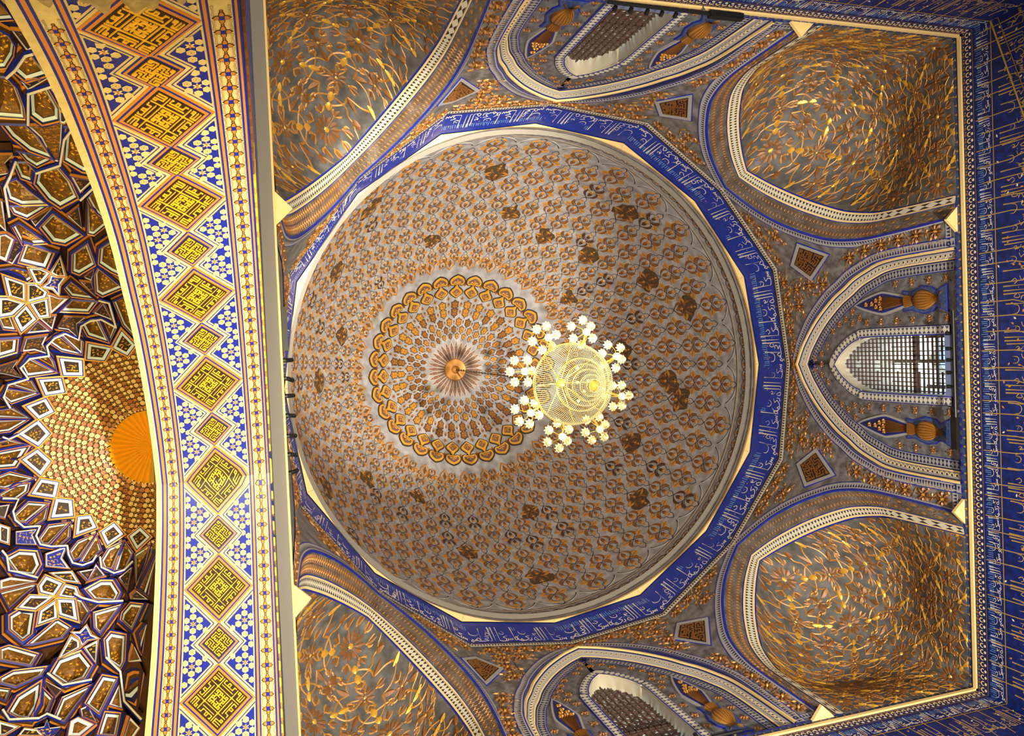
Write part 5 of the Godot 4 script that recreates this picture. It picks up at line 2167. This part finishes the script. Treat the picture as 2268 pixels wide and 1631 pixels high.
func cell(kind: String, v3: Array, mean: Vector2, o: Node3D) -> void:
	# a frame of its own in the plane of the cell
	var c := Vector3()
	for q in v3:
		c += q / v3.size()
	var n := (vault(mean.x, mean.y, 0.1) - vault(mean.x, mean.y, 0.0)).normalized()
	var u: Vector3 = (v3[1] - v3[0])
	u = (u - n * u.dot(n)).normalized()
	var w := n.cross(u)
	var p := PackedVector2Array()
	var z := []
	for q in v3:
		p.append(Vector2((q - c).dot(u), (q - c).dot(w)))
		z.append((q - c).dot(n))
	var inr := 1e9
	for i in p.size():
		var a := p[i]
		var b := p[(i + 1) % p.size()]
		inr = minf(inr, absf((b - a).cross(-a)) / maxf((b - a).length(), 1e-5))
	var f := func(x: float, y: float, h: float) -> Vector3:
		return c + u * x + w * y + n * h
	var sc := minf(1.0, inr / 0.062)
	var loops := []
	var cols := []
	match kind:
		"h":
			loops = [[-0.062, -0.085], [-0.042, -0.045], [-0.032, -0.026], [-0.024, -0.012], [-0.018, 0.006], [-0.006, 0.012], [-0.004, 0.012], [0.004, 0.008], [0.005, 0.004], [0.011, 0.0], [0.024, -0.012], [0.026, -0.016]]
			cols = ["umber", "navy", "orange_paint", "umber", "lapis_paint", "lapis_paint", "orange_paint", "navy", "navy", "white", "line"]
		"k", "s":
			loops = [[-0.055, -0.08], [-0.032, -0.030], [-0.024, -0.012], [-0.014, 0.014], [-0.006, 0.018], [-0.002, 0.016], [0.005, 0.015], [0.024, 0.011], [0.026, 0.010]]
			cols = ["umber", "lapis_paint", "navy", "orange_paint", "gold_paint", "lapis_paint", "white", "line"]
		_:
			loops = [[-0.050, -0.08], [-0.030, -0.028], [-0.020, -0.010], [-0.012, 0.010], [-0.003, 0.011], [0.003, 0.009], [0.013, 0.004], [0.015, 0.002]]
			cols = ["umber", "navy", "orange_paint", "lapis_paint", "orange_paint", "white", "line"]
	if kind == "w":
		loops[6][0] = 0.028
		loops[7][0] = 0.030
	var m := MB.new()
	var prev: PackedVector2Array = p
	var rows := []
	for l in loops:
		var d: float = minf(l[0] * sc, inr * 0.72)
		rows.append(inset(p, d))
	var cnt := p.size()
	for r in cols.size():
		for i in cnt:
			var j := (i + 1) % cnt
			var fade0 := 1.0 - r / 12.0
			var fade1 := 1.0 - (r + 1) / 12.0
			quad(m, cols[r], f.call(rows[r][i].x, rows[r][i].y, loops[r][1] + z[i] * fade0), f.call(rows[r][j].x, rows[r][j].y, loops[r][1] + z[j] * fade0), f.call(rows[r + 1][j].x, rows[r + 1][j].y, loops[r + 1][1] + z[j] * fade1), f.call(rows[r + 1][i].x, rows[r + 1][i].y, loops[r + 1][1] + z[i] * fade1))
	var pt := part("kite_facet" if kind == "k" else ("star_facet" if kind == "s" else ("hollow_cell" if kind == "h" else "corner_facet")), m, o)
	# the field: sunk and curved in hollow cells, nearly flat in the others
	m = MB.new()
	var inner: PackedVector2Array = rows[-1]
	var h0: float = loops[-1][1]
	var deep := 0.0
	if kind == "h":
		deep = clampf(inr * 0.9, 0.02, 0.09)
	var zf := 1.0 - cols.size() / 12.0
	var cc := Vector2()
	for q in inner:
		cc += q / cnt
	var steps := 4 if kind == "h" else 1
	var col: String = {"h": "cell_field", "k": "line", "s": "navy", "t": "line", "w": "cell_field"}[kind]
	if kind == "s":
		col = "lapis_paint"
	for s in steps:
		var a := 1.0 - s / float(steps)
		var b := 1.0 - (s + 1) / float(steps)
		for i in cnt:
			var j := (i + 1) % cnt
			var pa := cc + (inner[i] - cc) * a
			var pb := cc + (inner[j] - cc) * a
			var pc := cc + (inner[j] - cc) * b
			var pd := cc + (inner[i] - cc) * b
			var za: float = h0 - deep * (1.0 - a * a)
			var zb: float = h0 - deep * (1.0 - b * b)
			var qa: Vector3 = f.call(pa.x, pa.y, za + z[i] * zf * a)
			var qb: Vector3 = f.call(pb.x, pb.y, za + z[j] * zf * a)
			if b <= 0.0:
				tri(m, col, qa, qb, f.call(cc.x, cc.y, zb))
			else:
				quad(m, col, qa, qb, f.call(pc.x, pc.y, zb + z[j] * zf * b), f.call(pd.x, pd.y, zb + z[i] * zf * b))
	# gilt tracery on the field
	var mo := MB.new()
	var gold := "gold_paint" if kind in ["k", "s"] else "gilt"
	for i in 5:
		leaf(mo, gold, Vector2.from_angle(TAU * i / 5) * 0.2, Vector2.from_angle(TAU * i / 5), 0.5, 0.25, 0.0, 2)
	bead(mo, gold, Vector2(), 0.28, 0.3, 0.0, 5)
	var ringm := MB.new()
	stroke(ringm, "gilt", ring_path(Vector2(), 0.95, 8), 0.22, 0.14)
	for i in 4:
		leaf(ringm, "gold_paint", Vector2(), Vector2.from_angle(TAU * i / 4) * 0.75, 0.45, 0.2, 0.0, 2)
	var g := 0.020 if kind != "h" else 0.025
	var lo := Vector2(1e9, 1e9)
	var hi := -lo
	for q in inner:
		lo = lo.min(q)
		hi = hi.max(q)
	var x := lo.x
	while x < hi.x:
		var y := lo.y
		while y < hi.y:
			var q := Vector2(x + rng.randf_range(-0.3, 0.3) * g, y + rng.randf_range(-0.3, 0.3) * g)
			var far := 1e9
			for i in cnt:
				far = minf(far, Geometry2D.get_closest_point_to_segment(q, inner[i], inner[(i + 1) % cnt]).distance_to(q))
			if Geometry2D.is_point_in_polygon(q, inner) and far > g * 0.32:
				# depth of the field under the point
				var a := 0.0
				for s in 20:
					var tt := 1.0 - s / 20.0
					if Geometry2D.is_point_in_polygon(cc + (q - cc) / maxf(tt, 0.01), inner):
						a = tt
				var zz := h0 - deep * (1.0 - a * a) + 0.002
				put(m, ringm if kind == "h" else mo, f2(f, zz), q, Vector2.from_angle(rng.randf() * 6.0) * g * 0.46, Vector2.from_angle(rng.randf() * 6.0 + 1.57) * g * 0.46, 0.012 if kind == "h" else 0.01)
			y += g
		x += g
	part("field", m, pt, "stuff")

func f2(f: Callable, z: float) -> Callable:
	return func(x: float, y: float, h: float) -> Vector3: return f.call(x, y, z + h)

# ------------------------------------------------------------------ chandelier
func build_chandelier() -> void:
	var o := thing("chandelier", "large round brass and crystal chandelier with lit clusters of cup lamps, hanging from the dome", "chandelier")
	var ax := P(0, 0, -0.13)
	var up := func(h: float) -> Vector3: return Vector3(0, h, 0)
	var m := MB.new()
	for i in 60:      # chain links
		var a := P(0, 22.0, 0).lerp(ax + up.call(13.5), i / 60.0)
		var b := P(0, 22.0, 0).lerp(ax + up.call(13.5), (i + 0.9) / 60.0)
		var side := Vector3(0.022, 0, 0) if i % 2 else Vector3(0, 0, 0.022)
		tube(m, "chain", [a, a.lerp(b, 0.3) + side, a.lerp(b, 0.7) + side, b, a.lerp(b, 0.7) - side, a.lerp(b, 0.3) - side, a], 0.009, 5)
	part("chain", m, o)
	m = MB.new()
	for i in 8:
		var d := Vector3(cos(TAU * i / 8), 0, sin(TAU * i / 8))
		tube(m, "brass", [ax + up.call(13.5), ax + up.call(13.2) + d * 0.3, ax + up.call(12.86) + d * 0.72], 0.010, 5)
	lathe(m, "brass", ax + up.call(13.4), [Vector2(0.0, 0.16), Vector2(0.05, 0.12), Vector2(0.09, 0.02), Vector2(0.04, -0.06), Vector2(0.0, -0.1)], 14)
	part("hanger", m, o)
	# rings from the wide rim down to the bottom
	var rings := [[0.745, 12.88, 0.018], [0.47, 12.44, 0.016], [0.37, 12.30, 0.010], [0.28, 12.17, 0.010], [0.19, 12.04, 0.009], [0.11, 11.93, 0.008]]
	for q in rings:
		m = MB.new()
		var loop := []
		for i in 49:
			loop.append(ax + Vector3(q[0] * cos(TAU * i / 48), q[1], q[0] * sin(TAU * i / 48)))
		tube(m, "brass", loop, q[2], 6)
		part("ring", m, o)
	# strings of crystal beads between the rings, bellied
	var bead_at := func(mm: MB, c: Vector3, r: float) -> void:
		var v := [c + Vector3(r, 0, 0), c + Vector3(0, 0, r), c + Vector3(-r, 0, 0), c + Vector3(0, 0, -r)]
		for i in 4:
			tri(mm, "crystal", v[i], v[(i + 1) % 4], c + Vector3(0, r * 1.4, 0))
			tri(mm, "crystal", v[i], v[(i + 1) % 4], c - Vector3(0, r * 1.4, 0))
	for t in rings.size() - 1:
		m = MB.new()
		var a = rings[t]
		var b = rings[t + 1]
		var n := int([120, 80, 64, 50, 36][t])
		var k := int([17, 7, 7, 6, 6][t])
		for i in n:
			var d := Vector3(cos(TAU * i / n), 0, sin(TAU * i / n))
			for j in k:
				var u := (j + 0.5) / k
				var r := lerpf(a[0], b[0], u) + (0.06 if t == 0 else 0.015) * sin(PI * u)
				var h := lerpf(a[1], b[1], u) - (0.10 if t == 0 else 0.03) * sin(PI * u)
				bead_at.call(m, ax + d * r + Vector3(0, h, 0), 0.011 if t == 0 else 0.0095)
		part("crystal_strand_net", m, o, "stuff")
	# fringe of drops hanging from each ring
	for t in rings.size():
		m = MB.new()
		var q = rings[t]
		var n := int(q[0] * 150.0) + 12
		for i in n:
			var d := Vector3(cos(TAU * i / n), 0, sin(TAU * i / n))
			for j in 3:
				bead_at.call(m, ax + d * q[0] + Vector3(0, q[1] - 0.03 - 0.03 * j, 0), 0.009 + 0.003 * (j == 2 as int))
		part("crystal_fringe", m, o, "stuff")
	m = MB.new()
	lathe(m, "brass", ax + up.call(11.86), [Vector2(0.0, -0.05), Vector2(0.05, -0.02), Vector2(0.09, 0.03), Vector2(0.04, 0.07), Vector2(0.0, 0.08)], 14)
	part("bottom_boss", m, o)
	# bulbs inside
	for q in [[0.0, 0.30, 12.60], [1.57, 0.30, 12.60], [3.14, 0.30, 12.60], [4.71, 0.30, 12.60], [0.6, 0.12, 12.35], [2.7, 0.12, 12.35], [4.8, 0.12, 12.35]]:
		m = MB.new()
		lathe(m, "bulb", ax + Vector3(q[1] * cos(q[0]), q[2], q[1] * sin(q[0])), [Vector2(0, -0.035), Vector2(0.025, -0.022), Vector2(0.03, 0.0), Vector2(0.02, 0.03), Vector2(0.008, 0.05)], 8)
		part("inner_bulb", m, o)
	# eight arms, each with a ball and six cup lamps
	for i in 8:
		var ang := 0.50 + TAU * i / 8
		var d := Vector3(cos(ang), 0, sin(ang))
		var e := Vector3(-d.z, 0, d.x)
		var hub: Vector3 = ax + d * 0.98 + up.call(12.80)
		m = MB.new()
		tube(m, "brass", [ax + d * 0.74 + up.call(12.88), ax + d * 0.82 + up.call(12.78), hub], 0.022, 7)
		for j in 6:
			var g := TAU * (j + 0.25) / 6
			var q: Vector3 = hub + (d * cos(g) + e * sin(g)) * 0.225
			var hh: Vector3 = up.call(0.10 if j % 2 else 0.02)
			tube(m, "brass", [hub, hub.lerp(q, 0.5) - Vector3(0, 0.05, 0), q + hh - Vector3(0, 0.02, 0)], 0.007, 5)
		var arm := part("arm", m, o)
		m = MB.new()
		lathe(m, "bulb", hub - Vector3(0, 0.03, 0), [Vector2(0.0, -0.075), Vector2(0.04, -0.065), Vector2(0.068, -0.03), Vector2(0.068, 0.02), Vector2(0.04, 0.05), Vector2(0.0, 0.06)], 14)
		part("ball", m, arm)
		for j in 6:
			var g := TAU * (j + 0.25) / 6
			var q: Vector3 = hub + (d * cos(g) + e * sin(g)) * 0.225 + up.call(0.10 if j % 2 else 0.02)
			m = MB.new()
			lathe(m, "cup_glass", q, [Vector2(0.0, -0.03), Vector2(0.03, -0.022), Vector2(0.055, 0.02), Vector2(0.06, 0.06), Vector2(0.075, 0.09)], 12)
			for s in 9:      # petals of the rim
				var a0 := TAU * s / 9
				tri(m, "cup_glass", q + Vector3(0.075 * cos(a0), 0.09, 0.075 * sin(a0)), q + Vector3(0.075 * cos(a0 + 0.6), 0.09, 0.075 * sin(a0 + 0.6)), q + Vector3(0.098 * cos(a0 + 0.3), 0.13, 0.098 * sin(a0 + 0.3)))
			var cup := part("lamp_cup", m, arm)
			m = MB.new()
			lathe(m, "bulb", q - Vector3(0, 0.012, 0), [Vector2(0.0, -0.024), Vector2(0.02, -0.020), Vector2(0.030, -0.005), Vector2(0.034, 0.0)], 10)
			lathe(m, "bulb", q, [Vector2(0.012, 0.0), Vector2(0.025, 0.03), Vector2(0.022, 0.06), Vector2(0.0, 0.08)], 10)
			part("bulb", m, arm)

# ------------------------------------------------------------------ spotlights and boxes on the cornices
func build_fittings() -> void:
	# seven black spots on the cornice over the niche arch
	var order := ["topmost", "second from the top", "third from the top", "middle one", "third from the bottom", "second from the bottom", "lowest"]
	for i in 7:
		var z: float = [0.53, 0.32, 0.11, -0.12, -0.36, -0.58, -0.80][i]
		var o := thing("spotlight", "small black spotlight over the niche arch, %s of seven" % order[i], "spotlight")
		o.position = P(-5.06, 9.27, z)
		var m := MB.new()
		var d := Vector3(0.55, 0.8, [0.02, -0.25, -0.02, -0.12, -0.12, -0.2, 0.05][i]).normalized()
		tube(m, "black", [Vector3(-0.03, 0.03, 0), d * 0.03 + Vector3(0.0, 0.03, 0), d * 0.13 + Vector3(0.0, 0.03, 0)], 0.026, 10)
		part("body", m, o)
		m = MB.new()
		box(m, "black", Vector3(-0.07, -0.03, -0.012), Vector3(0.0, 0.04, 0.012))
		part("bracket", m, o)
	bar_box("control_box", "long black control box on the cornice over the niche arch", P(-5.055, 9.26, 0.90), Vector3(0.03, 0.05, 0.255))
	bar_box("control_box", "thick black control box on the rail below the window opposite", P(4.985, 9.24, -1.06), Vector3(0.035, 0.05, 0.25))
	bar_box("control_box", "long black control box on the rail by the upper side window", P(0.93, 9.06, 5.0), Vector3(0.26, 0.05, 0.04))
	rail("light_rail", "thin black rail with small spots along the foot of the window opposite", P(5.0, 9.24, -0.85), P(5.0, 9.24, 0.88), [0.52, 0.28, 0.1, -0.1, -0.32])
	rail("light_rail", "black rail with round spots along the foot of the upper side window", P(-0.85, 9.03, 5.0), P(0.70, 9.05, 5.0), [-0.58, -0.35, -0.11, 0.11, 0.32])
	rail("light_rail", "black rail end beside the lower side window", P(-0.6, 9.2, -5.0), P(0.9, 9.2, -5.0), [-0.4, -0.1, 0.2])

func bar_box(called: String, label: String, at: Vector3, half: Vector3) -> void:
	var o := thing(called, label, "box")
	o.position = at
	var m := MB.new()
	box(m, "black", -half, half)
	part("case", m, o)
	m = MB.new()
	box(m, "black", Vector3(-half.x * 0.5, half.y, -half.z * 0.5), Vector3(half.x * 0.5, half.y + 0.02, half.z * 0.5))
	part("lid", m, o)

func rail(called: String, label: String, a: Vector3, b: Vector3, spots: Array) -> void:
	var o := thing(called, label, "rail")
	var m := MB.new()
	tube(m, "black", [a, b], 0.024, 8)
	part("bar", m, o)
	var out := Vector3(1, 0, 0) if absf(a.x - b.x) < 0.01 else Vector3(0, 0, signf(a.z))
	var along_v := (b - a).normalized()
	for e in [0.08, 0.92]:
		m = MB.new()
		var q := a.lerp(b, e)
		box(m, "steel", Vector3(-0.02, -0.015, -0.02), Vector3(0.02, 0.015, 0.02), Transform3D(Basis(), q + out * 0.04))
		tube(m, "steel", [q, q + out * 0.11], 0.010, 6)
		part("clamp", m, o)
	for s in spots:
		m = MB.new()
		var q := (a + b) * 0.5
		q += along_v * (s - q.dot(along_v))
		tube(m, "black", [q, q + Vector3(0, 0.05, 0)], 0.010, 6)
		tube(m, "black", [q + Vector3(0, 0.04, 0) - out * 0.02, q + Vector3(0, 0.10, 0) - out * 0.05], 0.030, 10)
		part("spot_head", m, o)
